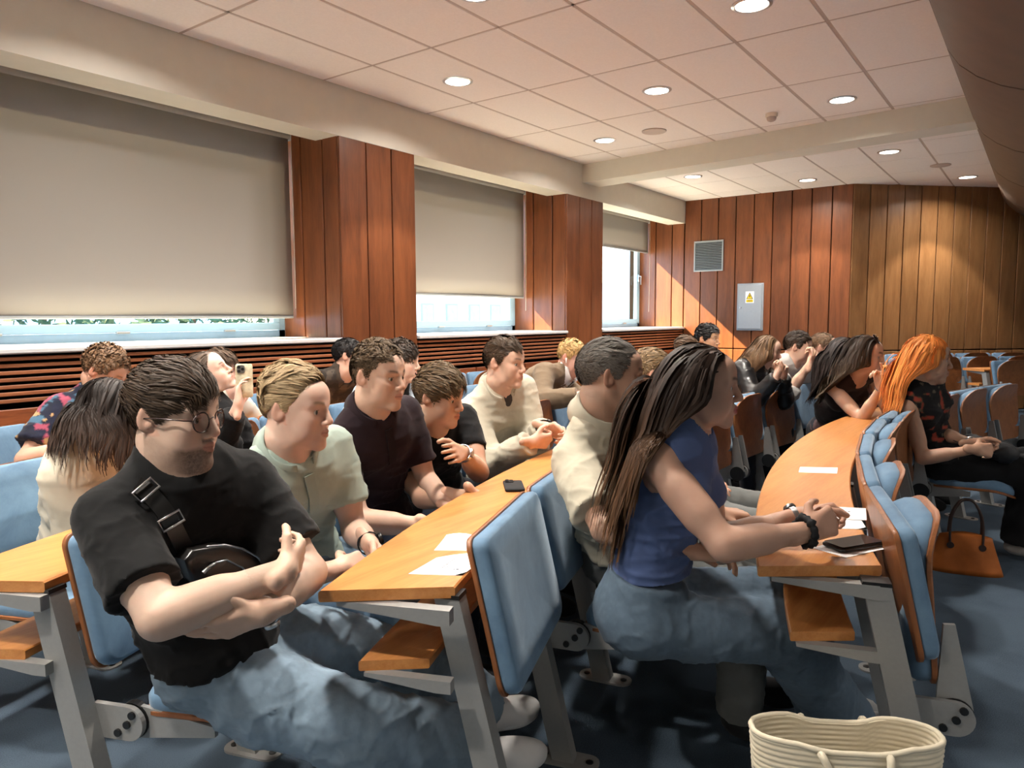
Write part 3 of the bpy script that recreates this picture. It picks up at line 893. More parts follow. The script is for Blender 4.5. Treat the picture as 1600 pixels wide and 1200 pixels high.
def mesh_from(name, v, f, mat, col=None, smooth=True):
    me = bpy.data.meshes.new(name)
    nv, nf = len(v), len(f); k = f.shape[1]
    me.vertices.add(nv); me.vertices.foreach_set('co', np.ascontiguousarray(v, np.float32).ravel())
    me.loops.add(nf * k); me.loops.foreach_set('vertex_index', np.ascontiguousarray(f, np.int32).ravel())
    me.polygons.add(nf); me.polygons.foreach_set('loop_start', np.arange(0, nf * k, k, dtype=np.int32))
    if smooth: me.polygons.foreach_set('use_smooth', np.ones(nf, bool))
    me.update(calc_edges=True)
    if col is not None:
        a = me.attributes.new('Col', 'FLOAT_COLOR', 'POINT'); c = np.ones((nv, 4), np.float32); c[:, :3] = col
        a.data.foreach_set('color', c.ravel())
    me.materials.append(mat)
    return me

def attr_mat(name, rough, sss=0.0, spec=.4, sheen=0.0, noise_amt=0.0, bumpscale=0, bs=.1):
    m, nt, b = new_mat(name)
    at = N(nt, 'ShaderNodeAttribute', attribute_name='Col'); col = at.outputs['Color']
    v = coords(nt)
    if noise_amt:
        f = noise(nt, v, 60, 3); hs = N(nt, 'ShaderNodeHueSaturation'); mr = N(nt, 'ShaderNodeMapRange')
        mr.inputs['To Min'].default_value = 1 - noise_amt; mr.inputs['To Max'].default_value = 1 + noise_amt
        nt.links.new(f, mr.inputs['Value']); nt.links.new(mr.outputs[0], hs.inputs['Value']); nt.links.new(col, hs.inputs['Color']); col = hs.outputs['Color']
    nt.links.new(col, b.inputs['Base Color'])
    b.inputs['Roughness'].default_value = rough; b.inputs['Specular IOR Level'].default_value = spec
    if sss:
        b.inputs['Subsurface Weight'].default_value = sss; b.inputs['Subsurface Radius'].default_value = (1, .35, .2); b.inputs['Subsurface Scale'].default_value = .006
    if sheen: b.inputs['Sheen Weight'].default_value = sheen
    if bumpscale: bump(nt, b, noise(nt, v, bumpscale, 2), bs, .0006)
    return m
M['skin'] = attr_mat('skin', .52, .12, .35, 0, .05, 420, .12)
M['hair'] = attr_mat('hair', .55, 0, .28)
M['eye'] = attr_mat('eye', .08, 0, .5)
M['fabric'] = attr_mat('dyed fabric', .88, 0, .15, .08, .04, 900, .22)
M['leather'] = attr_mat('black leather', .32, 0, .5, 0, .1, 160, .35)
M['lens'] = None

# ---- head, in its own frame: x forward, y left, z up, 0 between the ears at mid height; chin at z -.118, crown at z +.118
CR_C, CR_R = V3(-.010, 0, .030), V3(.099, .077, .088)
def head_prims(T, p):
    """T maps head coordinates to body coordinates (function of point, with rotation T.R and scale T.s)"""
    s, R = T.s, T.R
    P = lambda x, y, z: T(V3(x, y, z))
    jw, nl, ch, ck = p.get('jaw', 1.0), p.get('nose', 1.0), p.get('chin', 1.0), p.get('cheek', 1.0)
    L = []
    E = lambda c, r, k, op='u', rr=None: L.append(ell(P(*c), V3(r) * s, R if rr is None else R @ rr, k * s, op))
    Cn = lambda a, b, r1, r2, k, op='u', flat=None, ff=1: L.append(cone(P(*a), P(*b), r1 * s, r2 * s, k * s, op, None if flat is None else R @ V3(flat), ff))
    E(CR_C, CR_R, .0)
    E((.030, 0, -.022), (.058, .062 * (.5 + .5 * jw), .088), .03)
    E((.062, 0, .045), (.030, .052, .036), .03)                                       # forehead
    for y in (-1, 1):
        Cn((-.006, y * .055 * jw, -.040), (.020, y * .048 * jw, -.084), .019, .015, .026)        # jaw angle
        Cn((.022, y * .046 * jw, -.082), (.071, y * .012, -.102), .014, .014, .018)
        E((.060, y * .043 * ck, -.022), (.024, .019, .021), .022)                                # cheekbone
        E((.050, y * .040 * ck, -.055), (.028, .020, .026), .025)                                # cheek
    E((.074, 0, -.100), (.017 * ch, .021, .016), .018)
    E((.078, 0, -.064), (.020, .028, .024), .018)                                     # muzzle
    for y in (-1, 1): Cn((.070, y * .046, .019), (.088, y * .013, .017), .009, .010, .014)       # brow ridge
    for y in (-1, 1): L.append(ell(P(.094, y * .033, -.001), V3(.0125, .019, .011) * s, R, .014 * s, 's'))
    for y in (-1, 1): L.append(ball(P(.0715, y * .0325, -.001), .0150 * s, .005 * s))            # lids over the eyeballs
    Cn((.088, 0, .012), (.101 + .006 * nl, 0, -.026), .0075, .0095, .012)
    E((.098 + .008 * nl, 0, -.033), (.0110, .0110, .0090), .008)
    for y in (-1, 1): E((.094 + .003 * nl, y * .0122, -.036), (.0105, .0070, .0075), .005)
    lw = p.get('lips', 1.0)
    Cn((.0985, 0, -.0585), (.0860, y := .0215, -.0640), .0056 * lw, .0032, .004); Cn((.0985, 0, -.0585), (.0860, -.0215, -.0640), .0056 * lw, .0032, .004)
    Cn((.0965, 0, -.0712), (.0855, .0190, -.0655), .0066 * lw, .0032, .004); Cn((.0965, 0, -.0712), (.0855, -.0190, -.0655), .0066 * lw, .0032, .004)
    for y in (-1, 1): L.append(cone(P(.102, y * .0065, -.0415), P(.097, y * .0065, -.038), .0028 * s, .0030 * s, .003 * s, 's'))
    if not p.get('noears'):
        for y in (-1, 1):
            rr = rot(y * -.42, .10, 0)
            E((-.012, y * .0785, .002), (.0185, .0070, .0315), .006, 'u', rr)
            E((-.006, y * .0865, .004), (.0115, .0055, .0210), .004, 's', rr)
            E((-.002, y * .0780, -.012), (.008, .005, .009), .004, 'u', rr)
    if not p.get('eyes_closed'):
        for y in (-1, 1):        # the slit between the lids
            L.append(ell(P(.0855, y * .0335, -.0015), V3(.0078, .0135, .0056) * s, R, .002 * s, 's'))
    return L

class Frame:
    def __init__(s, o, R, sc=1.0): s.o, s.R, s.s = V3(o), np.asarray(R), sc
    def __call__(s, p): return s.o + s.s * (s.R @ np.asarray(p, float))
    def inv(s, v): return ((v - s.o) @ s.R) / s.s

def el_az(q):
    """direction of head-frame points from the skull centre: elevation and azimuth (0 front, pi back)"""
    d = (q - CR_C) / CR_R; L = np.linalg.norm(d, axis=1) + 1e-9; d = d / L[:, None]
    return np.arcsin(np.clip(d[:, 2], -1, 1)), np.abs(np.arctan2(d[:, 1], d[:, 0])), d
def hairline(az, front=.52, temple=.30, side=-.28, nape=-.80):
    k = temple - .30
    return np.interp(az, [0, .45, .80, 1.0, 1.2, 1.33, 1.50, 1.72, 2.1, 2.5, pi], [front, front - .02, .34 + k, .14 + k, -.10 + k, side - .14, side - .14, side + .20, -.48, nape + .04, nape])

def paint_head(q, p, base):
    """vertex colours of a head-frame point cloud"""
    c = np.tile(base, (len(q), 1)); x, y, z = q[:, 0], q[:, 1], q[:, 2]; ay = np.abs(y)
    def mix(w, col): nonlocal c; w = np.clip(w, 0, 1)[:, None]; c = c * (1 - w) + np.asarray(col) * w
    G = lambda d, s: np.exp(-(d / s) ** 2)
    red = base * V3(1.0, .72, .66)
    mix(.45 * G(np.sqrt((x - .07) ** 2 + (ay - .042) ** 2 + (z + .035) ** 2), .024), red)
    mix(.5 * G(np.sqrt((x - .113) ** 2 + y ** 2 + (z + .033) ** 2), .013), red)
    mix(.5 * ((ay > .072) & (np.abs(x + .01) < .03) & (np.abs(z) < .036)), red)
    if p.get('beard'):
        col = V3(p['beard'][:3]); st = p['beard'][3]
        up_ = np.interp(x, [-.02, .03, .07, .09], [-.012, -.050, -.062, -.058])
        w = np.clip((up_ - z) / .012, 0, 1) * (x > -.022) * np.clip((z + .135) / .012, 0, 1)
        mu = G(z + .050, .0055) * (x > .082) * (ay < .024)
        w = np.maximum(w, mu * .9); w *= st * (.8 + .2 * vnoise(q * 600)) * (np.interp(x, [.0, .045, .068], [p.get('cheekbeard', 1), p.get('cheekbeard', 1), 1]))
        w *= 1 - .85 * G((z + .0795) / .8, .0055) * (x > .075) * (ay < .018) * 0
        mix(w, col)
    lip = V3(p.get('lipcol', tuple(base * V3(.86, .56, .54))))
    inl = ((z < -.0535) & (z > -.0775) & (ay < .0225) & (x > .0845)); ell_ = 1 - (ay / .024) ** 2 - ((z + .0645) / .0125) ** 2
    mix(np.clip(ell_ * 4, 0, 1) * (x > .082) * p.get('lipw', .75), lip)
    mix(.75 * G((z + .0648) / 1.0, .0017) * (ay < .021) * (x > .083), lip * .35)
    br = V3(p.get('brow', tuple(V3(p['hair']) * .8)))
    bz = .0215 + .006 * np.sin(np.clip((ay - .012) / .04, 0, 1) * 2.2)
    mix(p.get('browk', .9) * G(z - bz, .0046) * np.clip((ay - .012) / .006, 0, 1) * np.clip((.053 - ay) / .010, 0, 1) * (x > .045), br)
    lash = G(z - .0035, .0016) * np.clip((.0140 - np.abs(ay - .0325)) / .003, 0, 1) * (x > .07)
    mix(.75 * lash * p.get('lash', 1), br * .4)
    mix(.25 * G(np.sqrt((ay - .033) ** 2 + (z + .008) ** 2), .014) * (x > .06), base * V3(.80, .66, .66))
    el, az, d = el_az(q)
    hl = hairline(az, *p.get('line', (.52, .30, -.28, -.80)))
    out = np.linalg.norm((q - CR_C) / CR_R, axis=1) > .90
    wm = np.clip((el - hl) / .10, 0, 1) * out * (1 - ((ay > .070) & (np.abs(x + .006) < .032) & (z < .036) & (z > -.034)))
    if not p.get('bald'): mix(wm * p.get('capw', .92), V3(p['hair']) * .75)
    return c

def eye_mesh(T, p, y, gaze):
    """eyeball with iris and pupil painted round its gaze axis"""
    c = V3(.0715, y * .0325, -.001); r = .0138
    n, m = 20, 14; V = []; F = []
    g = unit(gaze); e1 = unit(np.cross(g, (0, 0, 1))); e2 = np.cross(g, e1)
    th = [0, .10, .20, .23, .36, .47, .52, .60, .8, 1.1, 1.5, 2.0, 2.6]
    for a in th:
        for k in range(n):
            b = 2 * pi * k / n; V.append(c + r * (g * cos(a) + sin(a) * (e1 * cos(b) + e2 * sin(b))))
    for i in range(len(th) - 1):
        for k in range(n): F.append((i * n + k, i * n + (k + 1) % n, (i + 1) * n + (k + 1) % n, (i + 1) * n + k))
    col = []
    for a in th: col += [V3(.01, .01, .012) if a < .21 else (V3(p.get('iris', (.12, .10, .07))) if a < .50 else V3(.62, .58, .55))] * n
    V = np.array([T(v) for v in V])
    return mesh_from('eye', V, np.array(F)[:, ::-1], M['eye'], np.array(col))

# ---- hair: flat tapering locks laid along the skull
def locks(T, p, hs, colliders=None, seed=0, plane=None):
    rs = np.random.RandomState(seed); n = int(hs['n'] * .47); kind = hs['kind']; seg = max(5, int(round(hs.get('seg', 7) * .75)))
    fq = hs.get('freq', 1.9) * hs.get('seg', 7) / seg
    i = np.arange(n * 3) + .5; ph = np.arccos(1 - 2 * i / (n * 3)); tt = pi * (1 + 5 ** .5) * i
    d = np.stack([np.cos(tt) * np.sin(ph), np.sin(tt) * np.sin(ph), np.cos(ph)], 1)
    q = CR_C + CR_R * d * 1.0
    el, az, _ = el_az(q)
    hl = hairline(az, *p.get('line', (.52, .30, -.28, -.80)))
    keep = el > hl + rs.uniform(-.02, .05, len(el))
    d, q, el, az = d[keep], q[keep], el[keep], az[keep]
    q = q + rs.normal(0, .0012, q.shape)
    nrm = unit_rows(d / CR_R)
    L = np.interp(el, hs.get('lel', [-1, 0, .5, 1.2]), hs['len']) * rs.uniform(.75, 1.2, len(el))
    if 'front' in hs: L = L * np.interp(az, [0, .7, 1.3], [hs['front'], hs['front'], 1.0]) ** (el > .2)
    comb = V3(hs.get('comb', (-1, 0, 0)))
    part = hs.get('part')
    pts = [q.copy()]; p_ = q.copy()
    ck = rs.uniform(0, 2 * pi, len(q))
    clump = np.floor(q * hs.get('clump', 45)).astype(int); cid = (clump[:, 0] * 73 + clump[:, 1] * 179 + clump[:, 2] * 283) % 997
    cr = np.random.RandomState(seed + 7).normal(0, 1, (997, 3)).clip(-1.4, 1.4)[cid]
    t = None
    for s in range(seg):
        u = (s + 1) / seg
        step = (L / seg)[:, None]
        dd = (p_ - CR_C) / CR_R; nn = unit_rows(dd / CR_R)
        if kind == 'short':
            w = np.tile(comb, (len(q), 1)) + hs.get('spread', .35) * cr
            if hs.get('down', 0): w = w + V3(0, 0, -1) * (hs['down'] * np.clip(1 - el / .6, 0, 1))[:, None]
            if hs.get('swirl', 0): w = w + hs['swirl'] * np.cross(nn, V3(0, 0, 1)) * np.sign(q[:, 1:2] + 1e-6)
            w = w - nn * (w * nn).sum(1, keepdims=True)
            w = unit_rows(w) + nn * (hs.get('lift', .5) * np.interp(el, [0, .6, 1.2], [.25, .8, 1.0]) * (1 - u * hs.get('fall', .9)))[:, None]
            if 'curl' in hs:
                w = w + hs['curl'] * (np.cos(ck + s * fq)[:, None] * nn + np.sin(ck + s * fq)[:, None] * np.cross(nn, unit_rows(w)))
            w = unit_rows(w)
        else:
            if s == 0 or t is None:
                side = np.where(q[:, 1] > hs.get('party', .0), 1.0, -1.0)
                t0 = np.stack([np.full(len(q), hs.get('back', -.35)), side * 1.0, np.full(len(q), -.15)], 1)
                bk = np.clip((az - 1.9) / .7, 0, 1)[:, None]; t0 = t0 * (1 - bk) + V3(-1, 0, -.3) * bk
                fk = np.clip((1.5 - az) / .5, 0, 1)[:, None]; t0[:, 0:1] -= fk * hs.get('sweep', .8)
                t0 = t0 - nn * (t0 * nn).sum(1, keepdims=True); t = unit_rows(t0) + nn * hs.get('root', .15)
            g = (T.R.T @ V3(0, 0, -1))
            k = np.minimum(.92, np.where(az < 1.35, .14 + 1.05 * u, .28 + .8 * u))[:, None]
            t = unit_rows(unit_rows(t) * (1 - k) + g * k + .06 * cr + hs.get('wave', .12) * np.stack([np.sin(s * .9 + ck * .35), np.cos(s * .8 + ck * .35), np.zeros(len(q))], 1) * min(1, u * 1.5) + V3(hs.get('pull', (0, 0, 0))) * u)
            w = t
        p_ = p_ + w * step
        # stay outside the head
        for (c, r) in ((CR_C, CR_R), (V3(.034, 0, -.022), V3(.066, .068, .094)), (V3(-.02, 0, -.12), V3(.050, .052, .12))):
            o = (p_ - c) / r; lo_ = np.linalg.norm(o, axis=1, keepdims=True); mn = 1 + hs.get('gap', .03) + .05 * u
            p_ = np.where(lo_ < mn, c + o / (lo_ + 1e-9) * mn * r, p_)
        if colliders is not None and kind != 'short':
            b = np.array([0.]) ; pb = T.o + T.s * (p_ @ T.R.T)
            for (a, b_, r) in colliders:
                ba = b_ - a; tq = np.clip(((pb - a) @ ba) / (ba @ ba), 0, 1)[:, None]; c0 = a + tq * ba; o = pb - c0; lo_ = np.linalg.norm(o, axis=1, keepdims=True)
                pb = np.where(lo_ < r, c0 + o / (lo_ + 1e-9) * r, pb)
            if plane is not None and hs.get('behind', True):
                dd_ = (pb - plane[0]) @ plane[1] - hs.get('lim', -.015); below = np.clip((plane[0][2] + .09 - pb[:, 2]) / .08, 0, 1)
                pb = pb - plane[1] * (np.maximum(dd_, 0) * .55 * below)[:, None]
            p_ = ((pb - T.o) @ T.R) / T.s
        pts.append(p_.copy())
    P = np.stack(pts, 1)                                   # n, seg+1, 3
    tan = np.gradient(P, axis=1); tan /= np.linalg.norm(tan, axis=2, keepdims=True) + 1e-9
    cen = CR_C if kind == 'short' else V3(-.01, 0, 0)
    out = P - cen
    if kind != 'short': out[:, :, 2] *= np.linspace(1, .0, seg + 1)[None, :]
    sd = np.cross(tan, out); sd /= np.linalg.norm(sd, axis=2, keepdims=True) + 1e-9
    if hs.get('twist', .25): 
        o2 = np.cross(sd, tan); a = rs.normal(0, hs.get('twist', .25), len(P))[:, None, None]; sd = sd * np.cos(a) + o2 * np.sin(a)
    u = np.linspace(0, 1, seg + 1)
    wd = 1.45 * hs.get('w', .0035) * (rs.uniform(.6, 1.3, len(P))[:, None]) * np.interp(u, [0, .15, .6, 1], [.7, 1, .9, .12])[None, :]
    lift = np.cross(sd, tan)
    A = P + sd * wd[:, :, None]; B = P - sd * wd[:, :, None]; Cc = P + lift * (wd * .45)[:, :, None]
    nS = len(P); V = np.stack([A, B], 2).reshape(-1, 3)
    base = (np.arange(nS)[:, None] * (seg + 1) + np.arange(seg)[None, :]) * 2
    F = np.stack([base, base + 1, base + 3, base + 2], -1).reshape(-1, 4)
    col = np.array(p['hair'])[None, :] * np.exp(rs.normal(0, hs.get('cvar', .22), len(P)))[:, None]
    c2 = np.repeat(col[:, None, :], seg + 1, 1)
    if 'tip' in hs:
        w = np.clip((u - .35) / .65, 0, 1)[None, :, None] * rs.uniform(.4, 1, len(P))[:, None, None]; c2 = c2 * (1 - w) + V3(hs['tip']) * w
    c3 = np.repeat(c2[:, :, None, :], 2, 2).reshape(-1, 3)
    Vb = T.o + T.s * (V @ T.R.T)
    return mesh_from('hair', Vb, F, M['hair'], np.clip(c3, 0, 1))

def unit_rows(v): return v / (np.linalg.norm(v, axis=1, keepdims=True) + 1e-12)
# ------------------------------------------------------------------ seated figure
def conecut(a, b, r1, r2, k, flat=None, ff=1.0, start=False):
    """cone whose far end (and near end if start) is cut flat, for sleeves and trouser legs"""
    c = cone(a, b, r1, r2, k, 'u', flat, ff); A, B = V3(a), V3(b); n = unit(B - A); f0 = c.fn
    def fn(X, Y, Z):
        d = np.maximum(f0(X, Y, Z), (X - B[0]) * n[0] + (Y - B[1]) * n[1] + (Z - B[2]) * n[2])
        if start: d = np.maximum(d, -((X - A[0]) * n[0] + (Y - A[1]) * n[1] + (Z - A[2]) * n[2]))
        return d
    c.fn = fn; return c

def coneplane(a, b, r1, r2, k, c, n):
    """cone cut by a slanted plane: keeps what lies below it"""
    q = cone(a, b, r1, r2, k); f0 = q.fn; c = V3(c); n = unit(n)
    q.fn = lambda X, Y, Z: np.maximum(f0(X, Y, Z), (X - c[0]) * n[0] + (Y - c[1]) * n[1] + (Z - c[2]) * n[2])
    return q

def ik(S_, w, pole, l1, l2):
    S_, w = V3(S_), V3(w); d = w - S_; L = np.linalg.norm(d); mx = (l1 + l2) * .985
    if L > mx: w = S_ + d / L * mx; d = w - S_; L = mx
    n = d / L; a = (l1 * l1 - l2 * l2 + L * L) / (2 * L); h = sqrt(max(l1 * l1 - a * a, 0))
    p = V3(pole); p = p - n * (p @ n); p = unit(p)
    return S_ + n * a + p * h, w

CURL = {'flat': ((6, 8, 5), .2), 'relaxed': ((22, 28, 18), .3), 'grip': ((30, 38, 25), .4), 'fist': ((62, 82, 55), .7), 'clasp': ((48, 60, 35), .5), 'point': ((40, 60, 40), .4), 'phone': ((18, 30, 20), .2)}
def hand_prims(w, fd, pn, side, curl, s=1.0, index_up=False, spread=1.0):
    """wrist, finger direction, palm normal; the thumb leaves the inner side of the palm"""
    w, a = V3(w), unit(fd); n = V3(pn); n = unit(n - a * (n @ a)); t = np.cross(a, n) if side == 'R' else np.cross(n, a)
    cv, tc = CURL[curl]; L = []; P = lambda x, y, z: w + s * (a * x + t * y + n * z)
    L.append(cone(P(-.05, 0, 0), P(.012, 0, 0), .024 * s, .024 * s, .012 * s, 'u', n, 1.3))
    mcp = [(.090, .031), (.094, .010), (.089, -.011), (.080, -.030)]; ln = [.074, .082, .075, .060]; rd = [.0092, .0095, .0090, .0080]
    for i, (x, y) in enumerate(mcp):
        L.append(cone(P(.012, y * .55, 0), P(x, y, 0), .0150 * s, .0122 * s, .012 * s))
    L.append(ell(P(.035, .022, .010), V3(.034, .019, .016) * s, np.stack([a, t, n], 1), .012 * s))
    L.append(ell(P(.035, -.020, .007), V3(.036, .013, .014) * s, np.stack([a, t, n], 1), .010 * s))
    for i, (x, y) in enumerate(mcp):
        p = P(x, y, 0); ang = 0; out = y * 1.6 * spread
        c = cv if not (index_up and i == 0) else (4, 6, 4)
        for j, q in enumerate((.46, .30, .24)):
            ang += radians(c[j] + i * 2.0); d = unit(a * cos(ang) + n * sin(ang) + t * out * (1 if j == 0 else .6))
            e = p + d * ln[i] * q * s
            r1, r2 = rd[i] * (1 - .10 * j) * s, rd[i] * (1 - .10 * (j + 1)) * s
            L.append(cone(p, e, r1, r2, .0015 if j else .006 * s)); p = e
    p = P(.022, .026, .008); d0 = unit(a * .62 + t * .70 + n * .30); d1 = unit(a * .92 + t * (.30 - tc * .3) + n * (.20 + tc * .5)); d2 = unit(a * .95 + t * (-.05 - tc * .3) + n * (.25 + tc * .6))
    for d, l, r in ((d0, .044, .0135), (d1, .034, .0108), (d2, .028, .0098)):
        e = p + d * l * s; L.append(cone(p, e, r * s, r * .9 * s, .004 * s)); p = e
    return L

def displace(v, f, folds, q=None):
    if not folds: return v
    n = vnormals(v, f); d = np.zeros(len(v))
    for (amp, sc_, off, mask) in folds:
        p = v * np.asarray(sc_) + off; p = p + .45 * np.stack([vnoise(p * .6 + 5), vnoise(p * .6 + 11), vnoise(p * .6 + 17)], 1)
        w = ridge(p); d += amp * w * (1 if mask is None else mask(v))
    return v + n * d[:, None]

def collar_mesh(N_, R3, r, h, drop, mat, col, gap=.5, point=.035, squash=1.0):
    """fold-over shirt collar round the neck: a stand that turns over and falls to two points in front"""
    m = 22; P = []
    prof_ = [(0, 0, -.004), (0, .004, .5 * h), (0, .010, h), (0, .016, h * .98), (1, .026, .45 * h), (1, .034, -.004)]
    th = np.linspace(gap, 2 * pi - gap, m)
    for (fl, dr, z) in prof_:
        rowp = []
        for a in th:
            fr = max(0, cos(a)); e = max(0, 1 - min(a - gap, 2 * pi - gap - a) / .8)
            rr = r + dr + .006 * fr; zz = z - .006 * (1 + cos(a)) / 2 - (drop * fl + point * e * fl * (1 if z < .01 else .4))
            rowp.append(N_ + R3 @ V3(rr * cos(a) * squash + (.012 * e * fl), rr * sin(a), zz))
        P.append(rowp)
    mb = MB().sheet(P, .0028); v, f = np.array(mb.v), mb.f
    me = mb.mesh('collar', mat, 180)
    if col is not None:
        at_ = me.attributes.new('Col', 'FLOAT_COLOR', 'POINT'); at_.data.foreach_set('color', np.tile(np.append(col, 1.0).astype(np.float32), len(me.vertices)))
    return me

def ribbon_band(mb, c, axis, r, w, th=.003, n=26, sq=None, sqf=1.0):
    """a strap round a limb"""
    z = unit(axis); x = unit(np.cross(z, (0.3, .2, .9) if sq is None else sq)); y = np.cross(z, x); V = []; F = []
    sec = [(r, -w / 2), (r + th, -w / 2), (r + th, w / 2), (r, w / 2)]
    for k in range(n):
        a = 2 * pi * k / n
        for (q, h) in sec: V.append(V3(c) + (x * cos(a) + y * sin(a) * sqf) * q + z * h)
    for k in range(n):
        for j in range(4): F.append((k * 4 + j, ((k + 1) % n) * 4 + j, ((k + 1) % n) * 4 + (j + 1) % 4, k * 4 + (j + 1) % 4))
    mb.add(V, F)

def at(px, py, depth):
    """point seen at a photo position, at a given distance along the view axis"""
    p = Vector((0, 0, 1.40)) + fw * depth + r2 * ((px - 800) / F_PX * depth) - u2 * ((py - 600) / F_PX * depth)
    return np.array(p)

PEOPLE = {}
def person(sp):
    fem = sp.get('fem', False); sz = sp.get('size', .95 if fem else 1.0); h = sp.get('h', .007) * 1.3; hh = sp.get('hh', .0035) * 1.28
    R, deg = sp['seat']; pel = ringp(RING.get(R, R) - sp.get('sit', .20), deg); hd = heading(deg) + radians(sp.get('turn', 0))
    if sp.get('pel'): pel = Vector(at(*sp['pel'])); pel.z = 0
    root = empty('person', pel, hd); tagp(root, sp['label'], 'person', 'seated audience')
    Rw = rot(hd); Ol = np.array(pel)
    loc = lambda p: (V3(p) - Ol) @ Rw                       # world to body frame
    lv = lambda d: V3(d) @ Rw
    # head
    hy = radians(sp['yaw']) - hd; Rh = rot(hy, radians(sp.get('pitch', 0)), radians(sp.get('roll', 0)))
    hs_ = sz * sp.get('hsize', 1.0)
    ear = loc(at(*sp['ear']))
    ec = V3(-.008, -.080, .002) if not sp.get('center') else V3(0, 0, 0)
    T = Frame(ear - hs_ * (Rh @ ec), Rh, hs_); Hc = T.o
    P0 = V3(0, 0, .565)
    nt = T(V3(-.024, 0, -.075))
    back = unit(P0 - Hc); Nb = Hc + V3(-.006, 0, sp.get('nb', -.112) * sz) + .028 * (Rh @ V3(-1, 0, 0)) + V3(*sp.get('neck', (0, 0, 0)))
    s_ax = unit(Nb - P0); tw = radians(sp.get('twist', -18)); L = unit(V3(-sin(tw), cos(tw), 0)); L = unit(L - s_ax * (L @ s_ax)); Fd = np.cross(L, s_ax)
    if sp.get('tilt'): q = np.array(Matrix.Rotation(radians(sp['tilt']), 3, Vector(Fd))); L = q @ L; 
    Rt = np.stack([Fd, L, s_ax], 1)
    slouch = sp.get('slouch', .03); bel = sp.get('belly', 0.0); wd = sp.get('broad', 1.0) * (.88 if fem else 1.0)
    mid = lambda t: P0 + (Nb - P0) * t - Fd * slouch * sin(pi * t)
    shw = (.165 if not fem else .142) * sp.get('broad', 1.0) * sz
    Sj = {'R': Nb - s_ax * .104 - L * shw - Fd * .004, 'L': Nb - s_ax * .104 + L * shw - Fd * .008}
    for k, v in sp.get('shrug', {}).items(): Sj[k] = Sj[k] + V3(*v)
    skin = V3(sp.get('skin', (.60, .37, .27)))
    def torso(o, chest=0.0):
        Q = [ell(mid(.02) + Fd * .02, V3(.125 + o, .170 * wd + o, .125), None, .05),
             ell(mid(.36) + Fd * (.012 + bel * .6), V3(.098 + o + bel, (.142 if not fem else .128) * wd + o + bel * .5, .17), Rt, .06),
             ell(mid(.70) + Fd * .010, V3(.104 + o, .150 * wd + o, .19), Rt, .06)]
        for k, sg in (('R', -1), ('L', 1)):
            Q.append(cone(Nb - s_ax * .060 + L * sg * .04, Sj[k] - L * sg * .014, .056 + o * .7, .047 + o * .6, .05))
            Q.append(cone(Nb + s_ax * .006 + L * sg * .022 - Fd * .010, Sj[k] + s_ax * .010 - L * sg * .03, .034 + o * .6, .030 + o * .6, .05))
            if fem: Q.append(ell(mid(.66) + Fd * (.085 + o * .5) + L * sg * .070, V3(.062, .062, .064), Rt, .035))
            else: Q.append(ell(mid(.74) + Fd * .065 + L * sg * .070, V3(.055 + o, .08 + o, .085), Rt, .04))
        return Q
    # arms
    la, lf = .285 * sz, .255 * sz; arms = {}
    for k in 'RL':
        a = sp.get('arm' + k)
        if a is None: a = dict(w=V3(.27, -.10 if k == 'R' else .10, .655), loc=True, fd=(1, 0, -.1), pn=(0, 0, -1), curl='relaxed')
        w = V3(a['w']) if a.get('loc') else loc(at(*a['w']))
        pole = lv(a['wp']) if a.get('wp') is not None else a.get('pole', (-.3, -.6 if k == 'R' else .6, -.8))
        if a.get('ep'): pole = loc(at(*a['ep'])) - (Sj[k] + w) / 2
        E_, w = ik(Sj[k], w, pole, la * a.get('ls', 1), lf * a.get('ls', 1))
        fd = lv(a['fd']) if not a.get('loc') and not a.get('fl') else V3(a['fd']); pn = lv(a['pn']) if not a.get('loc') and not a.get('fl') else V3(a['pn'])
        arms[k] = dict(S=Sj[k], E=E_, w=w, fd=fd, pn=pn, curl=a.get('curl', 'relaxed'), a=a)
    top = sp['top']; sl = top.get('sleeve', .62)
    # ---- skin: head and neck, then shoulders and arms, then hands; one mesh
    VV = []; FF = []; CC = []; n0 = 0
    def put(v, f, c):
        nonlocal n0
        VV.append(v); FF.append(f + n0); CC.append(c); n0 += len(v)
    nr = (.050 if fem else .057) * sz * sp.get('neckr', 1)
    neck = [cone(T(V3(-.030, 0, -.055)), Nb + s_ax * .02, nr * .96, nr * 1.06, .012 * sz), cone(Nb + s_ax * .03, Nb - s_ax * .05 + Fd * .01, nr * 1.06, nr * 1.3, .03)]
    v, f = surface(head_prims(T, sp) + neck, hh); q = T.inv(v); c = paint_head(q, sp, skin)
    put(v, f, c)
    if True:
        pr = torso(-.004)[2:] if top.get('tank') else [q_ for i_, q_ in enumerate(torso(-.012)) if i_ >= 3 and (i_ - 3) % 3 != 2]
        rs = sp.get('armr', .88 if fem else 1.0)
        for k in 'RL':
            a = arms[k]; u_ = unit(a['E'] - a['S'])
            pr.append(cone(a['S'], a['E'], .049 * rs, .040 * rs, .02)); pr.append(cone(lerp(a['S'], a['E'], .35), lerp(a['S'], a['E'], .65), .047 * rs, .046 * rs, .02))
            pr.append(cone(a['E'], a['w'], .040 * rs, .026 * rs, .012)); pr.append(cone(lerp(a['E'], a['w'], .15), lerp(a['E'], a['w'], .45), .041 * rs, .038 * rs, .02))
        pr.append(cone(Nb + s_ax * .04, Nb - s_ax * .05, nr * 1.02, nr * 1.25, .04))
        v, f = surface(pr, h if sl < 1.2 or top.get('tank') else .015); put(v, f, np.tile(skin, (len(v), 1)) * (1 + .05 * vnoise(v * 30))[:, None])
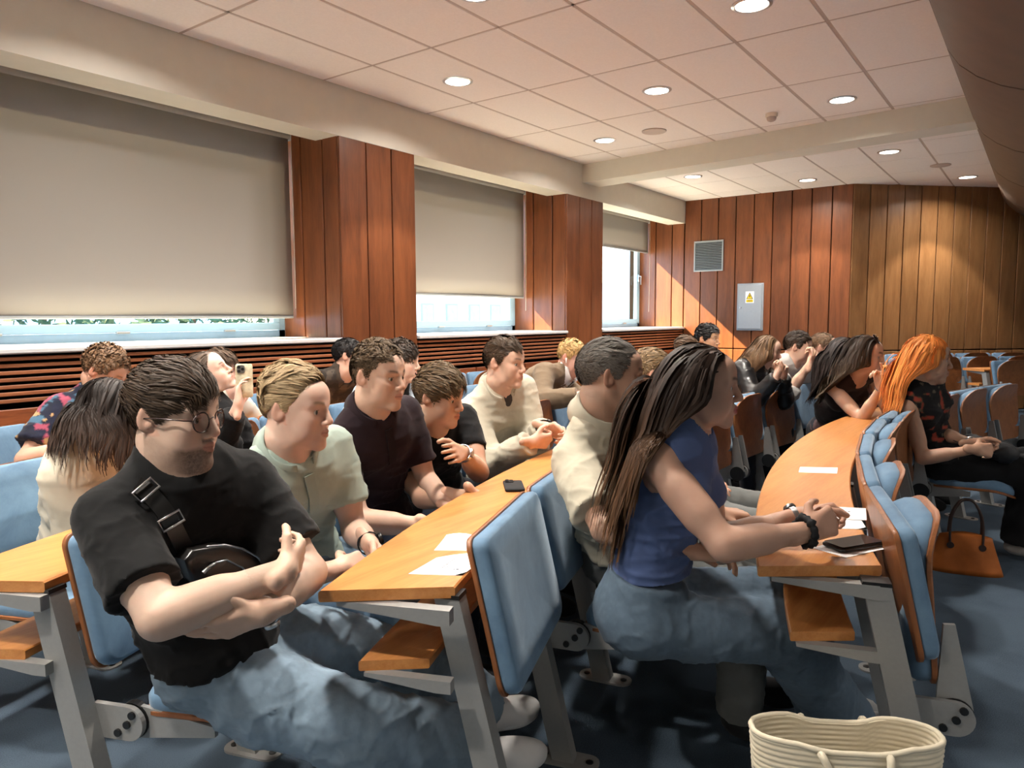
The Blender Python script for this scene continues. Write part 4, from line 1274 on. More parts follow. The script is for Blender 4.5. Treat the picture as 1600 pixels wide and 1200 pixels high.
    for k in 'RL':
        a = arms[k]
        if a['a'].get('nohand'): continue
        hp = hand_prims(a['w'], a['fd'], a['pn'], k, a['curl'], sz * sp.get('hand', .96), a['a'].get('index', False), a['a'].get('spread', 1.0))
        rs = sp.get('armr', .88 if fem else 1.0)
        hp.insert(0, cone(lerp(a['E'], a['w'], .68), a['w'], lerp(.040, .026, .68) * rs, .026 * rs, .012))
        v, f = surface(hp, min(h, .0050) if h < .0095 else .0062)
        kn = 1 + .06 * vnoise(v * 50)
        put(v, f, np.tile(skin * V3(1.0, .95, .92), (len(v), 1)) * kn[:, None])
    body = link('body', mesh_from('body', np.concatenate(VV), np.concatenate(FF), M['skin'], np.concatenate(CC)), root)
    gz = sp.get('gaze', (1, 0, -.05))
    if not sp.get('eyes_closed'):
        for y in (-1, 1): link('eye', eye_mesh(T, sp, y, gz), root)
    # ---- top
    col = V3(top['col']); o = top.get('loose', .010)
    pr = torso(o)
    hem = top.get('hem', .57); lo = V3(-.5, -.6, -.2); hi = V3(.6, .6, hem + .25)
    pr.append(clip((0, 0, hem), top.get('hemn', (-.15, 0, -1)), lo, hi))
    fl = []
    for k in 'RL':
        a = arms[k]; sr = top.get('sr', .053) * (.88 if fem else 1.0)
        if top.get('tank'): 
            continue
        if sl <= 1:
            e = lerp(a['S'], a['E'], sl); pr.append(conecut(a['S'], e, sr + o, top.get('se', .056) * (.9 if fem else 1) + o * .6, .03))
        else:
            pr.append(cone(a['S'], a['E'], sr + o * .7, .050 + o, .03))
            e = lerp(a['E'], a['w'], min(sl - 1, 1)); pr.append(conecut(a['E'], e, .050 + o, lerp(.050, top.get('cuff', .036), min(sl - 1, 1)) + o * .6, .03))
    if top.get('tank'):     # arm holes and strap cut
        for k, sg in (('R', -1), ('L', 1)):
            pr.append(ell(Sj[k] + L * sg * .045 - s_ax * .03, V3(.085, .062, .115), Rt, .01, 's'))
    cn = unit(s_ax + top.get('ntilt', .50) * Fd); stp = Nb + cn * top.get('stand', .012)
    nax = unit(T(V3(-.022, 0, -.055)) - Nb)
    if not top.get('tank'): pr.append(coneplane(Nb - s_ax * .05 + Fd * .012, Nb + nax * .05, nr * 1.32, nr * 1.08, .03, stp, cn))
    nw = top.get('nw', 1.05)
    pr.append(cone(Nb + nax * .12, Nb - s_ax * .02 + Fd * .008, nr * nw, nr * nw, .004, 's'))
    if top.get('vneck'): pr.append(cone(Nb + s_ax * .03 + Fd * .10, Nb - s_ax * top['vneck'] + Fd * .15, .046, .006, .008, 's'))
    v, f = surface(pr, h)
    am = top.get('fold', .006) * 1.7
    msk = lambda v: .35 + .65 * np.clip(1.15 - np.abs((v - P0) @ s_ax - .16) / .22, 0, 1)
    v = displace(v, f, [(am, (8, 8, 18), 3, msk), (am * .4, (18, 18, 34), 9, msk), (.0008, (60, 60, 70), 1, None)])
    if top.get('paint'): cc = top['paint'](v, dict(Nb=Nb, s=s_ax, F=Fd, L=L, P0=P0, Sj=Sj))
    else: cc = np.tile(col, (len(v), 1))
    tn = link(top['name'], mesh_from(top['name'], v, f, M[top.get('mat', 'fabric')], cc), root)
    if top.get('collar'):
        cw = top['collar']
        link('collar', collar_mesh(stp - cn * .012 + Fd * .002, np.stack([unit(np.cross(L, cn)), L, cn], 1), nr * 1.12, cw.get('h', .036), cw.get('drop', .012), M[top.get('mat', 'fabric')], V3(cw.get('col', top['col'])), cw.get('gap', .35), cw.get('point', .03)), tn)
    if top.get('under'):
        un = top['under']; uc = V3(un['col'])
        pr = torso(o - .010)[1:] + [coneplane(Nb - s_ax * .05 + Fd * .012, Nb + nax * .05, nr * 1.28, nr * 1.06, .03, stp + cn * .006, cn), cone(Nb + nax * .12, Nb - s_ax * .02 + Fd * .008, nr * 1.03, nr * 1.03, .004, 's')]
        v, f = surface(pr, .011); us = link(un['name'], mesh_from(un['name'], v, f, M['fabric'], np.tile(uc, (len(v), 1))), root)
        if un.get('collar'): link('collar', collar_mesh(stp - cn * .006 + Fd * .002, np.stack([unit(np.cross(L, cn)), L, cn], 1), nr * 1.07, .040, .010, M['fabric'], uc, .35, .03), us)
    # ---- trousers and shoes
    tr = sp.get('legs', {}); tc = V3(tr.get('col', (.02, .022, .03))); kn_ = {}; tl = tr.get('loose', .0)
    pr = [ell(P0 + V3(.02, 0, -.02), V3(.118 if fem else .122, .168 * wd, .100), None, .05), cone(P0 + V3(-.02, 0, 0), P0 + s_ax * .10, .116, .108, .04, 'u', V3(0, 1, 0), .72)]
    pr.append(clip(P0 + s_ax * tr.get('rise', .10), s_ax, P0 + V3(-.3, -.3, .0), P0 + V3(.3, .3, .4)))
    shoes = []
    for k, sg in (('R', -1), ('L', 1)):
        hip = P0 + V3(.02, sg * .092, -.02)
        an = tr.get('ank' + k); an = V3(.44, sg * .12, .10) if an is None else (loc(an) if len(an) == 3 else V3(an[:3]))
        kp = tr.get('pole', (.25, sg * .12, 1)); K, an = ik(hip, an, kp if not tr.get('kp' + k) else tr['kp' + k], .44 * sz * tr.get('ls', 1), .43 * sz * tr.get('ls', 1))
        kn_[k] = K; rr = tr.get('wide', 1.0)
        th = .080 if fem else .086
        pr.append(cone(hip, lerp(hip, K, .4), th, th + tl * .8, .04)); pr.append(cone(lerp(hip, K, .35), K, th + tl * .7, .066 * (rr + 1) / 2 + tl, .04)); pr.append(conecut(K, an + unit(an - K) * tr.get('len', .0), .066 * (rr + 1) / 2 + tl, .052 * rr + tl, .03))
        sd = unit(V3(K[0] - hip[0], K[1] - hip[1], 0)); sd = unit(V3(sd[0], sd[1], 0) + V3(*tr.get('toe', (0, 0, 0)))); shoes.append((an, sd, unit(an - K)))
    v, f = surface(pr, max(h, .0085) if tr.get('fine') else .016)
    am = tr.get('fold', .007) * 1.6
    mk = lambda v: .45 + .55 * np.exp(-np.min([np.linalg.norm(v - K, axis=1) for K in kn_.values()] + [np.linalg.norm(v - P0 - V3(.12, 0, 0), axis=1)], 0) / .16)
    v = displace(v, f, [(am * .8, (17, 7, 19), 2, mk), (am * .35, (34, 16, 36), 7, mk), (.0009, (70, 50, 70), 5, None)])
    wash = tr.get('wash', 0)
    cc = np.tile(tc, (len(v), 1)) * (1 + .12 * vnoise(v * 8) + .10 * vnoise(v * (140, 140, 140)) * (wash > 0))[:, None]
    if wash:
        top_ = np.clip(vnormals(v, f)[:, 2], 0, 1) * np.exp(-((v[:, 0] - .28) / .2) ** 2); cc = cc * (1 + wash * (.6 + .4 * vnoise(v * 12)) * np.exp(-((v[:, 0] - .30) / .22) ** 2))[:, None]
    link(tr.get('name', 'trousers'), mesh_from('trousers', v, f, M['fabric'], np.clip(cc, 0, 1)), root)
    if not sp.get('noshoes'):
        scol = V3(tr.get('shoe', (.02, .02, .022)))
        for (an, sd, cd) in shoes:
            an = an + cd * tr.get('len', 0.0); b = V3(an[0], an[1], .0); zs = max(an[2] - .085, .0)
            lt = np.cross((0, 0, 1), sd); Rs = np.stack([sd, lt, V3(0, 0, 1)], 1)
            base = b + V3(0, 0, zs)
            pr = [ell(base + sd * .075 + V3(0, 0, .050), V3(.135, .046, .050), Rs, .02), cone(base + V3(0, 0, .06), base + V3(0, 0, .095) - sd * .01, .044, .042, .03), ell(base + sd * .13 + V3(0, 0, .035), V3(.075, .046, .040), Rs, .02)]
            pr.append(clip(base, (0, 0, -1), base - .4, base + V3(.4, .4, .0)))
            v, f = surface(pr, .008 if tr.get('laces') else .014); cc = np.tile(scol, (len(v), 1))
            so_ = (v[:, 2] - zs < .026); cc[so_] = V3(tr.get('sole', tuple(scol * .8)))
            sh = link('shoe', mesh_from('shoe', v, f, M['fabric'], cc), root)
            if tr.get('sock') is not None:
                v, f = surface([cone(an + V3(0, 0, .0), an - cd * .16, .036, .046, .01)], .007); link('sock', mesh_from('sock', v, f, M['skin'], np.tile(V3(tr['sock']), (len(v), 1))), root)  # bare skin of the ankle between trouser leg and shoe
            if tr.get('laces'):
                mb = MB()
                for j in range(5):
                    p = base + sd * (.055 + .02 * j) + V3(0, 0, .098 - .011 * j)
                    mb.tube([p - lt * .024 + V3(0, 0, -.008), p + V3(0, 0, .004), p + lt * .024 + V3(0, 0, -.008)], .0032, 6)
                mb.build('laces', M['rubber'] if tr['laces'] == 'dark' else M['paper'], sh, 60)
    # ---- hair
    if sp.get('hs'):
        cl = None
        if sp['hs']['kind'] != 'short':
            cl = [(P0, Nb, .150), (Nb - s_ax * .25, Nb - s_ax * .02, .125)] + [(Nb - s_ax * .05, Sj[k], .078) for k in 'RL'] + [(T(V3(-.022, 0, -.055)), Nb, nr + .012)] + [(arms[k]['S'], arms[k]['E'], .058) for k in 'RL']
        link('hair', locks(T, sp, sp['hs'], cl, sp.get('seed', 1), (Nb, Fd)), root)
    info = dict(topmesh=tn.data, Rw=Rw, Ol=Ol, sz=sz, root=root, T=T, Nb=Nb, s=s_ax, F=Fd, L=L, P0=P0, Sj=Sj, arms=arms, loc=loc, Rt=Rt, mid=mid, nr=nr, top=tn, body=body, kn=kn_)
    PEOPLE[sp['key']] = info
    return info
# ------------------------------------------------------------------ the audience
DBR, BRN, BLK, BLO, DBL = (.030, .018, .011), (.075, .042, .022), (.010, .008, .008), (.46, .29, .12), (.20, .125, .062)
DENIM, NAVY, BLACKC, GREYT = (.165, .225, .285), (.018, .024, .042), (.010, .010, .011), (.13, .135, .13)
def HS(**k):
    d = dict(kind='short', n=2400, len=[.010, .016, .045, .055], lel=[-1, -.1, .45, 1.1], comb=(-.3, -.6, .1), lift=.55, w=.0030, seg=6, down=.4); d.update(k); return d
def HL(**k):
    d = dict(kind='long', n=1500, len=[.30, .34, .42, .46], seg=18, w=.0048, gap=.03, back=-.9, pull=(-.10, 0, 0)); d.update(k); return d
def weave(cols, sc_, thr=0.0):
    def fn(v, J):
        c = np.tile(V3(cols[0]), (len(v), 1)); r = 0
        for i, k in enumerate(cols[1:]):
            w = vnoise(v * sc_ + 13.7 * (i + 1)); m = w > thr + .08 * i; c[m] = V3(k)
        return c
    return fn
def stripes(a, b, f):
    return lambda v, J: np.where((np.sin((v @ J['L']) * f) > .55)[:, None], V3(b), V3(a))

person(dict(key='tee', label='man with round glasses and goatee, arms crossed in black T-shirt, light jeans, black crossbody bag',
    seat=('third', -22.4), pel=(338, 1012, 1.86), neck=(.03, 0, .01), tilt=-9, twist=-26, ear=(229, 655, 1.585), yaw=-66, pitch=3, hair=(.050, .031, .019), beard=(.040, .024, .016, .9), cheekbeard=.28, skin=(.62, .43, .33), h=.005, hh=.0026, hsize=.99,
    hs=HS(n=9000, len=[.008, .020, .066, .078], lel=[-1, -.1, .35, 1.1], comb=(1, -.30, -.15), curl=.16, freq=.6, lift=.62, fall=1.15, w=.0014, front=1.0, clump=18, spread=.22, down=.3, seg=8, tip=(.075, .047, .028), cvar=.18), seed=3, line=(.60, .30, -.28, -.75),
    slouch=.05, belly=.02, broad=1.0, armr=1.08, top=dict(name='t_shirt', col=(.0085, .0085, .009), sleeve=.74, sr=.058, se=.066, loose=.014, fold=.007),
    armR=dict(w=(446, 892, 1.585), ep=(322, 968, 1.47), fd=(.80, .50, .08), pn=(-.50, .80, .15), curl='grip', spread=.6), armL=dict(w=(410, 958, 1.53), ep=(472, 905, 1.74), fd=(-.78, .55, -.24), pn=(.55, .55, .55), curl='flat', spread=.2),
    legs=dict(col=DENIM, ankR=(1.63, 1.20, .12), ankL=(1.76, 1.37, .12), wide=1.5, loose=.026, wash=.8, fold=.009, fine=1, shoe=(.62, .61, .60), sole=(.75, .75, .74), kpR=(.2, -1, .1), laces='dark', sock=(.60, .42, .34), len=-.06, pole=(.2, 0, 1), name='jeans')))
person(dict(key='polo', label='blond young man with quiff in pale sage green polo shirt and blue jeans',
    seat=('third', -19.0), ear=(436, 643, 2.06), yaw=-67, pitch=2, hair=(.47, .34, .19), brow=(.20, .13, .07), skin=(.68, .45, .35), h=.006, hh=.003,
    hs=HS(n=8000, len=[.010, .020, .050, .062], comb=(-.45, -.75, .35), lift=1.15, front=1.1, fall=1.0, w=.0014, cvar=.16, clump=20, spread=.22, seg=8), seed=5, line=(.58, .30, -.25, -.72),
    top=dict(name='polo_shirt', col=(.37, .45, .395), sleeve=.66, sr=.056, se=.062, loose=.012, fold=.007, collar=dict(gap=.34, point=.045, drop=.016, h=.042), vneck=.10),
    armR=dict(w=(534, 888, 1.96), fd=(.72, .10, -.10), pn=(-.2, .55, -.6), curl='clasp'), armL=dict(w=(578, 850, 2.11), fd=(-.15, -.85, -.45), pn=(-.85, .15, -.2), curl='clasp'),
    legs=dict(col=(.12, .18, .25), wash=.6, wide=1.2, loose=.006, fine=1, name='jeans', shoe=(.5, .5, .5))))
person(dict(key='maroon', label='young man with curly brown top in dark maroon knitted polo shirt',
    seat=('third', -15.6), ear=(566, 590, 2.56), yaw=-82, pitch=2, hair=(.055, .033, .018), skin=(.62, .40, .30), h=.006, hh=.003,
    hs=HS(n=7000, len=[.006, .010, .048, .062], lel=[-1, .25, .6, 1.1], comb=(.5, -.3, .4), curl=.6, freq=.9, lift=.9, w=.0015, seg=8, tip=(.20, .13, .07), clump=32), seed=8, line=(.62, .34, -.25, -.75),
    top=dict(name='polo_shirt', col=(.022, .012, .016), sleeve=.72, loose=.010, fold=.007, collar=dict(gap=.5, point=.045, drop=.018, h=.042), vneck=.12),
    armR=dict(w=(676, 822, 2.52), fd=(.6, -.5, -.55), pn=(-.2, 0, -1), curl='relaxed'), armL=dict(w=(706, 800, 2.66), fd=(.3, -.75, -.55), pn=(-.2, 0, -1), curl='relaxed'),
    legs=dict(col=NAVY)))
person(dict(key='curly', label='young man with tousled brown hair and silver watch, arms folded in black T-shirt',
    seat=('third', -12.3), ear=(668, 622, 2.93), yaw=-78, pitch=8, hair=(.085, .052, .026), skin=(.60, .36, .25), h=.0065, hh=.0032,
    hs=HS(n=7000, len=[.02, .035, .075, .085], comb=(.8, -.2, -.05), curl=.30, freq=.7, lift=.7, w=.0016, down=.5, front=.9, clump=20, spread=.3, seg=8, tip=(.17, .11, .055)), seed=12,
    slouch=.05, top=dict(name='t_shirt', col=(.010, .010, .011), sleeve=.60, fold=.007),
    armR=dict(w=(744, 776, 2.68), fd=(.5, -.35, -.8), pn=(0, 0, -1), curl='relaxed'), armL=dict(w=(722, 707, 2.78), wp=(.7, .2, -.6), fd=(-.85, -.35, .15), pn=(.25, .75, -.35), curl='flat', spread=1.2),
    legs=dict(col=(.016, .018, .024))))
person(dict(key='beige', label='young man with brown swept hair in cream overshirt with chest pockets, hands clasped',
    seat=('third', -8.6), ear=(773, 568, 3.46), yaw=-82, pitch=2, hair=(.070, .042, .024), skin=(.66, .42, .31), h=.0065, hh=.0034,
    hs=HS(n=6000, len=[.006, .012, .045, .065], lel=[-1, .15, .5, 1.1], comb=(.75, -.35, .25), lift=.7, w=.0016, front=1.1, spread=.22, clump=20), seed=14, line=(.60, .36, -.25, -.72),
    top=dict(name='overshirt', col=(.50, .455, .36), sleeve=1.92, sr=.060, cuff=.044, loose=.022, fold=.010, collar=dict(gap=.45, point=.035, drop=.02, h=.038), vneck=.18, hem=.46, under=dict(name='t_shirt', col=(.06, .045, .04))),
    armR=dict(w=(832, 690, 3.30), wp=(-.2, -.5, -1), fd=(.75, -.30, -.05), pn=(.2, .6, .2), curl='clasp'), armL=dict(w=(852, 668, 3.42), wp=(.3, .2, -1), fd=(.25, -.9, -.30), pn=(-.7, -.1, -.3), curl='clasp'),
    legs=dict(col=(.46, .42, .33))))
person(dict(key='suit', label='blond man in brown tweed blazer, striped tie and white earbud looking down at desk',
    seat=('fourth', -1.6), sit=.45, ear=(884, 558, 5.05), yaw=-82, pitch=16, hair=(.50, .32, .13), brow=(.30, .18, .08), skin=(.72, .42, .33), h=.008, hh=.004,
    hs=HS(n=1800, len=[.012, .02, .045, .060], comb=(.2, -.8, .3), lift=.7, w=.0036, front=1.1), seed=15,
    slouch=.08, broad=1.1, top=dict(name='blazer', col=(.16, .115, .075), sleeve=1.95, sr=.060, cuff=.046, loose=.020, fold=.010, vneck=.24, hem=.46, under=dict(name='dress_shirt', col=(.66, .63, .62), collar=1)),
    armR=dict(w=(905, 618, 4.75), wp=(-.8, .1, -.6), fd=(.95, -.25, 0), pn=(0, .3, -1), curl='relaxed'), armL=dict(w=(912, 615, 4.95), wp=(.8, .1, -.6), fd=(-.5, -.9, 0), pn=(0, 0, -1), curl='relaxed'),
    legs=dict(col=(.05, .04, .03))))
person(dict(key='grey', label='grey-haired man in cream short-sleeved polo shirt and grey trousers beside the long-haired woman',
    seat=('second', -15.6), ear=(953, 590, 2.24), yaw=-57, pitch=1, hair=(.105, .085, .068), brow=(.10, .08, .06), skin=(.54, .33, .235), h=.0055, hh=.0029, jaw=1.05, nose=1.1, neckr=1.08, lipw=.4,
    hs=HS(n=8000, len=[.008, .013, .026, .034], comb=(.6, -.3, .25), lift=.55, w=.0012, spread=.2, tip=(.22, .20, .18), cvar=.35), seed=20, line=(.66, .36, -.24, -.72), beard=(.30, .19, .14, .35),
    top=dict(name='polo_shirt', col=(.52, .475, .37), sleeve=.80, sr=.060, se=.070, loose=.014, fold=.010, collar=dict(gap=.45, point=.045, drop=.024, h=.044), vneck=.08),
    armR=dict(w=(1086, 862, 2.02), ep=(970, 800, 2.12), fd=(.75, -.65, -.18), pn=(-.1, 0, -1), curl='relaxed', spread=1.6), armL=dict(w=(1120, 800, 2.35), fd=(.6, -.75, -.1), pn=(0, 0, -1), curl='relaxed'),
    legs=dict(col=GREYT, loose=.012, wide=1.2, fine=1)))
person(dict(key='white', label='man with short fair hair in white shirt, mostly hidden behind grey-haired man',
    seat=('second', -9.6), ear=(1021, 588, 3.12), yaw=-52, pitch=4, hair=(.22, .14, .07), skin=(.60, .36, .26), h=.008, hh=.004, armR=dict(w=(.16, -.13, .63), loc=True, fd=(1, .2, -.1), pn=(0, 0, -1)), armL=dict(w=(.16, .13, .63), loc=True, fd=(1, -.2, -.1), pn=(0, 0, -1)),
    hs=HS(n=2200, len=[.005, .008, .022, .028], comb=(.7, -.2, .2), lift=.5, w=.0028), seed=22, line=(.62, .36, -.24, -.72), slouch=.07,
    top=dict(name='shirt', col=(.66, .68, .74), sleeve=1.95, sr=.060, loose=.020, fold=.010, collar=dict(gap=.45, point=.03, drop=.016)), legs=dict(col=GREYT)))
person(dict(key='blue', label='woman with very long brown hair in sleeveless blue top and flared jeans, forearms on desk', fem=True,
    seat=('second', -19.6), pel=(1000, 942, 2.10), ear=(1092, 606, 1.95), yaw=-66, pitch=1, hair=(.030, .016, .010), brow=(.04, .022, .014), skin=(.52, .31, .225), h=.005, hh=.0027, iris=(.10, .07, .05), lipcol=(.40, .07, .07), lips=1.12, nose=1.15, noears=False,
    hs=HL(n=7200, len=[.44, .47, .54, .58], seg=20, w=.0034, gap=.06, tip=(.17, .082, .036), back=-1.1, pull=(-.20, 0, 0), wave=.10, party=.0), seed=31, line=(.62, .42, -.1, -.80), capw=.95,
    slouch=.02, size=.97, armr=.98, broad=1.06, hsize=1.0, top=dict(name='sleeveless_top', col=(.085, .125, .265), tank=True, loose=.012, fold=.007, hem=.665, hemn=(.05, 0, -1), collar=dict(gap=.45, point=.02, drop=.01, h=.024), nw=1.2, vneck=.05),
    armR=dict(w=(1262, 830, 1.86), ep=(1168, 866, 1.78), fd=(.80, -.50, .22), pn=(.2, .8, -.35), curl='clasp'), armL=dict(w=(1250, 806, 2.02), ep=(1150, 840, 2.02), fd=(.72, -.72, .1), pn=(-.4, -.5, -.6), curl='clasp'),
    legs=dict(col=(.090, .130, .175), ls=1.09, wide=1.75, loose=.004, wash=.5, fold=.006, fine=1, ankR=(2.42, .47, .12), ankL=(2.50, .55, .12), len=.05, pole=(.3, 0, 1), name='flared_jeans', shoe=(.3, .3, .3))))
person(dict(key='bun', label='person with brown hair in a low bun, only the crown visible past dark-haired woman', fem=True,
    seat=('third', 8.6), ear=(1064, 548, 5.55), yaw=-95, pitch=20, hair=(.085, .048, .026), skin=(.60, .38, .28), h=.009, hh=.005,
    hs=HS(n=1200, len=[.05, .07, .09, .10], comb=(-1, 0, 0), lift=.15, w=.005, seg=6, down=0), seed=33, top=dict(name='jumper', col=(.08, .07, .08), sleeve=1.95), legs=dict()))
person(dict(key='black', label='young man with black hair sitting in the sun patch by the far wall',
    seat=('third', 10.9), ear=(1097, 530, 6.1), yaw=-93, pitch=2, hair=BLK, skin=(.60, .35, .22), h=.009, hh=.0045,
    hs=HS(n=1500, len=[.015, .03, .06, .06], comb=(.6, .3, .2), lift=.9, w=.005, curl=.3), seed=35, top=dict(name='t_shirt', col=(.03, .03, .035)), legs=dict()))
person(dict(key='leather', label='woman with long light brown hair in shiny black leather jacket, chin on hand', fem=True,
    seat=('third', 6.0), sit=.55, ear=(1194, 548, 5.30), yaw=-80, pitch=10, hair=(.135, .078, .040), skin=(.66, .43, .33), h=.008, hh=.004,
    hs=HL(n=1900, len=[.30, .34, .40, .44], w=.0045, gap=.03, tip=(.22, .13, .07), pull=(-.02, 0, 0), lim=.05), seed=37, line=(.60, .40, -.1, -.8),
    slouch=.06, top=dict(name='leather_jacket', col=(.012, .012, .013), mat='leather', sleeve=1.95, sr=.060, loose=.02, fold=.012, collar=dict(gap=.6, point=.04, drop=.02)),
    armR=dict(w=(1214, 588, 5.05), wp=(-.4, -.3, -1), fd=(.2, -.2, .9), pn=(-.6, .5, .2), curl='clasp'), armL=dict(w=(1224, 588, 5.15), wp=(.5, -.2, -1), fd=(-.3, -.1, .9), pn=(-.5, .1, .1), curl='fist'), legs=dict()))
person(dict(key='nose', label='dark-haired man in pale grey shirt over white T-shirt, hand raised to his nose',
    seat=('third', 9.8), sit=.58, ear=(1243, 543, 5.6), yaw=-80, pitch=10, hair=(.040, .024, .015), skin=(.68, .43, .32), h=.008, hh=.004,
    hs=HS(n=1700, len=[.006, .012, .040, .05], lel=[-1, .1, .5, 1.1], comb=(.7, -.2, .4), lift=.9, w=.004), seed=39, slouch=.06,
    top=dict(name='shirt', col=(.56, .54, .52), sleeve=1.15, loose=.02, fold=.010, vneck=.14, under=dict(name='t_shirt', col=(.66, .64, .62))),
    armR=dict(w=(1266, 568, 5.35), wp=(-.4, -.2, -1), fd=(.35, -.1, .9), pn=(-.5, .6, .1), curl='clasp'), legs=dict()))
person(dict(key='bearded', label='man with cropped sandy hair and short beard in grey shirt, second from the sunglasses',
    seat=('third', 12.6), sit=.62, ear=(1282, 544, 5.7), yaw=-86, pitch=4, hair=(.17, .10, .055), beard=(.20, .11, .06, .7), skin=(.66, .42, .32), h=.009, hh=.0045,
    hs=HS(n=1500, len=[.004, .006, .016, .02], comb=(.7, -.2, .2), lift=.6, w=.0035), seed=41, line=(.68, .38, -.24, -.72), slouch=.06,
    top=dict(name='shirt', col=(.42, .43, .44), sleeve=1.95, loose=.018, collar=dict(gap=.4, point=.03, drop=.015)), legs=dict()))
person(dict(key='darkwoman', label='woman with very dark straight hair, face hidden behind woman with sunglasses', fem=True,
    seat=('second', 13.0), sit=.40, ear=(1318, 553, 5.0), center=1, yaw=-84, pitch=6, hair=(.022, .014, .012), skin=(.60, .37, .27), h=.009, hh=.0045,
    hs=HL(n=1700, len=[.36, .40, .46, .50], w=.0048, pull=(-.04, 0, 0), lim=.04), seed=43, top=dict(name='jumper', col=(.10, .05, .055), sleeve=1.95), legs=dict()))
def sung_paint(v, J):
    t = (v - J['P0']) @ J['s']; return np.where((t < .17)[:, None], V3(.085, .050, .052), V3(.022, .014, .014))
person(dict(key='sung', label='woman with sunglasses on her head and dark top, elbows on desk, hands at mouth', fem=True,
    seat=('second', 9.0), sit=.34, ear=(1344, 556, 4.55), hsize=1.06, size=1.02, yaw=-88, pitch=4, hair=(.050, .032, .022), skin=(.66, .41, .29), h=.0075, hh=.0036,
    hs=HL(n=2200, len=[.30, .34, .40, .44], w=.0042, pull=(-.12, 0, 0), back=-1.3, lim=.0, tip=(.13, .09, .055)), seed=45, line=(.58, .40, -.1, -.8), slouch=.06,
    top=dict(name='dark_top', col=(.02, .013, .013), tank=True, loose=.012, paint=sung_paint),
    armR=dict(w=(1377, 605, 4.38), wp=(-.1, -.3, -1), fd=(-.25, .15, .9), pn=(-.6, .3, .1), curl='clasp', index=True), armL=dict(w=(1392, 606, 4.52), wp=(.3, -.2, -1), fd=(-.45, .05, .85), pn=(-.5, .2, 0), curl='clasp'), legs=dict()))
def floral(v, J):
    c = np.tile(V3(.012, .011, .012), (len(v), 1)); w = vnoise(v * 30 + 3); c[w > .52] = V3(.30, .05, .03); c[(w > .46) & (w < .52)] = V3(.10, .06, .03); c[vnoise(v * 40 + 9) > .60] = V3(.12, .10, .07); return c
person(dict(key='orange', label='woman with bright orange hair in black floral sleeveless top, hands clasped on her knee', fem=True,
    seat=('front', 4.0), ear=(1449, 562, 4.02), hsize=1.10, size=1.02, yaw=-76, pitch=3, hair=(.78, .26, .055), brow=(.25, .12, .05), skin=(.52, .31, .215), h=.0065, hh=.0032,
    hs=HL(n=4200, len=[.24, .28, .33, .36], seg=15, w=.0032, cvar=.22, pull=(-.12, 0, 0), back=-.9, gap=.07, lim=.0, front=.24), seed=47, line=(.46, .36, -.1, -.8), slouch=.05,
    broad=1.05, top=dict(name='sleeveless_top', col=(.012, .011, .012), tank=True, loose=.016, paint=floral, fold=.008), hands=1,
    armR=dict(w=(1524, 702, 3.82), wp=(-.3, -.5, -1), fd=(.65, -.70, -.10), pn=(.3, .5, -.2), curl='clasp'), armL=dict(w=(1519, 692, 3.98), wp=(.3, .2, -1), fd=(.55, -.80, .02), pn=(-.6, -.3, -.5), curl='clasp'),
    legs=dict(col=(.008, .008, .009), wide=1.3, loose=.012, ankR=(4.98, .08, .11), ankL=(5.12, .08, .11), shoe=(.28, .26, .24), sole=(.42, .40, .38))))
person(dict(key='brown', label='dark-haired man in mottled brown shirt beside the first wooden pillar, window row',
    seat=('last', -6.2), ear=(540, 557, 4.85), yaw=-50, pitch=2, hair=BLK, skin=(.66, .42, .32), h=.009, hh=.0045,
    hs=HS(n=1600, len=[.012, .02, .035, .04], comb=(.3, -.4, .3), lift=.5, w=.004, curl=.5), seed=51,
    top=dict(name='shirt', col=(.06, .045, .035), sleeve=.8, paint=weave([(.045, .036, .030), (.085, .066, .052), (.030, .024, .02)], 30), collar=dict(gap=.4, point=.03, drop=.015)), legs=dict()))
person(dict(key='denim', label='boy with dark fringe in black T-shirt and pale denim jacket behind the maroon polo',
    seat=('fourth', -8.5), ear=(616, 566, 4.05), center=0, yaw=-66, pitch=2, hair=(.040, .026, .018), skin=(.72, .50, .40), h=.008, hh=.0042, turn=0,
    hs=HS(n=1700, len=[.05, .06, .075, .08], comb=(.7, -.5, -.2), lift=.5, w=.0042, curl=.4, down=.8, front=1.0), seed=53,
    top=dict(name='denim_jacket', col=(.30, .36, .42), sleeve=1.5, loose=.018, vneck=.2, under=dict(name='t_shirt', col=(.01, .01, .011)), paint=lambda v, J: np.where((np.abs((v - J['P0']) @ J['L']) < .075)[:, None] & (((v - J['P0']) @ J['F']) > 0)[:, None], V3(.010, .010, .011), V3(.30, .36, .42))), 
    armL=dict(w=(655, 640, 3.85), wp=(.6, .2, -.8), fd=(-.8, -.3, -.2), pn=(.1, .8, 0), curl='relaxed'), legs=dict()))
person(dict(key='sweater', label='woman with long dark hair in cream sweater behind the man with glasses', fem=True,
    seat=('fourth', -18.8), ear=(172, 640, 2.55), center=1, yaw=-22, pitch=10, hair=(.018, .012, .010), skin=(.60, .40, .31), h=.0075, hh=.004,
    hs=HL(n=2300, len=[.17, .22, .29, .35], w=.0040, gap=.01, wave=.3, pull=(.04, 0, 0), behind=False, sweep=.3, back=-.3, tip=(.06, .032, .02)), seed=55, line=(.60, .40, .1, -.8), slouch=.05, turn=25,
    top=dict(name='sweater', col=(.60, .54, .43), sleeve=1.95, sr=.062, loose=.028, fold=.006, hem=.44), legs=dict(col=(.3, .28, .24))))
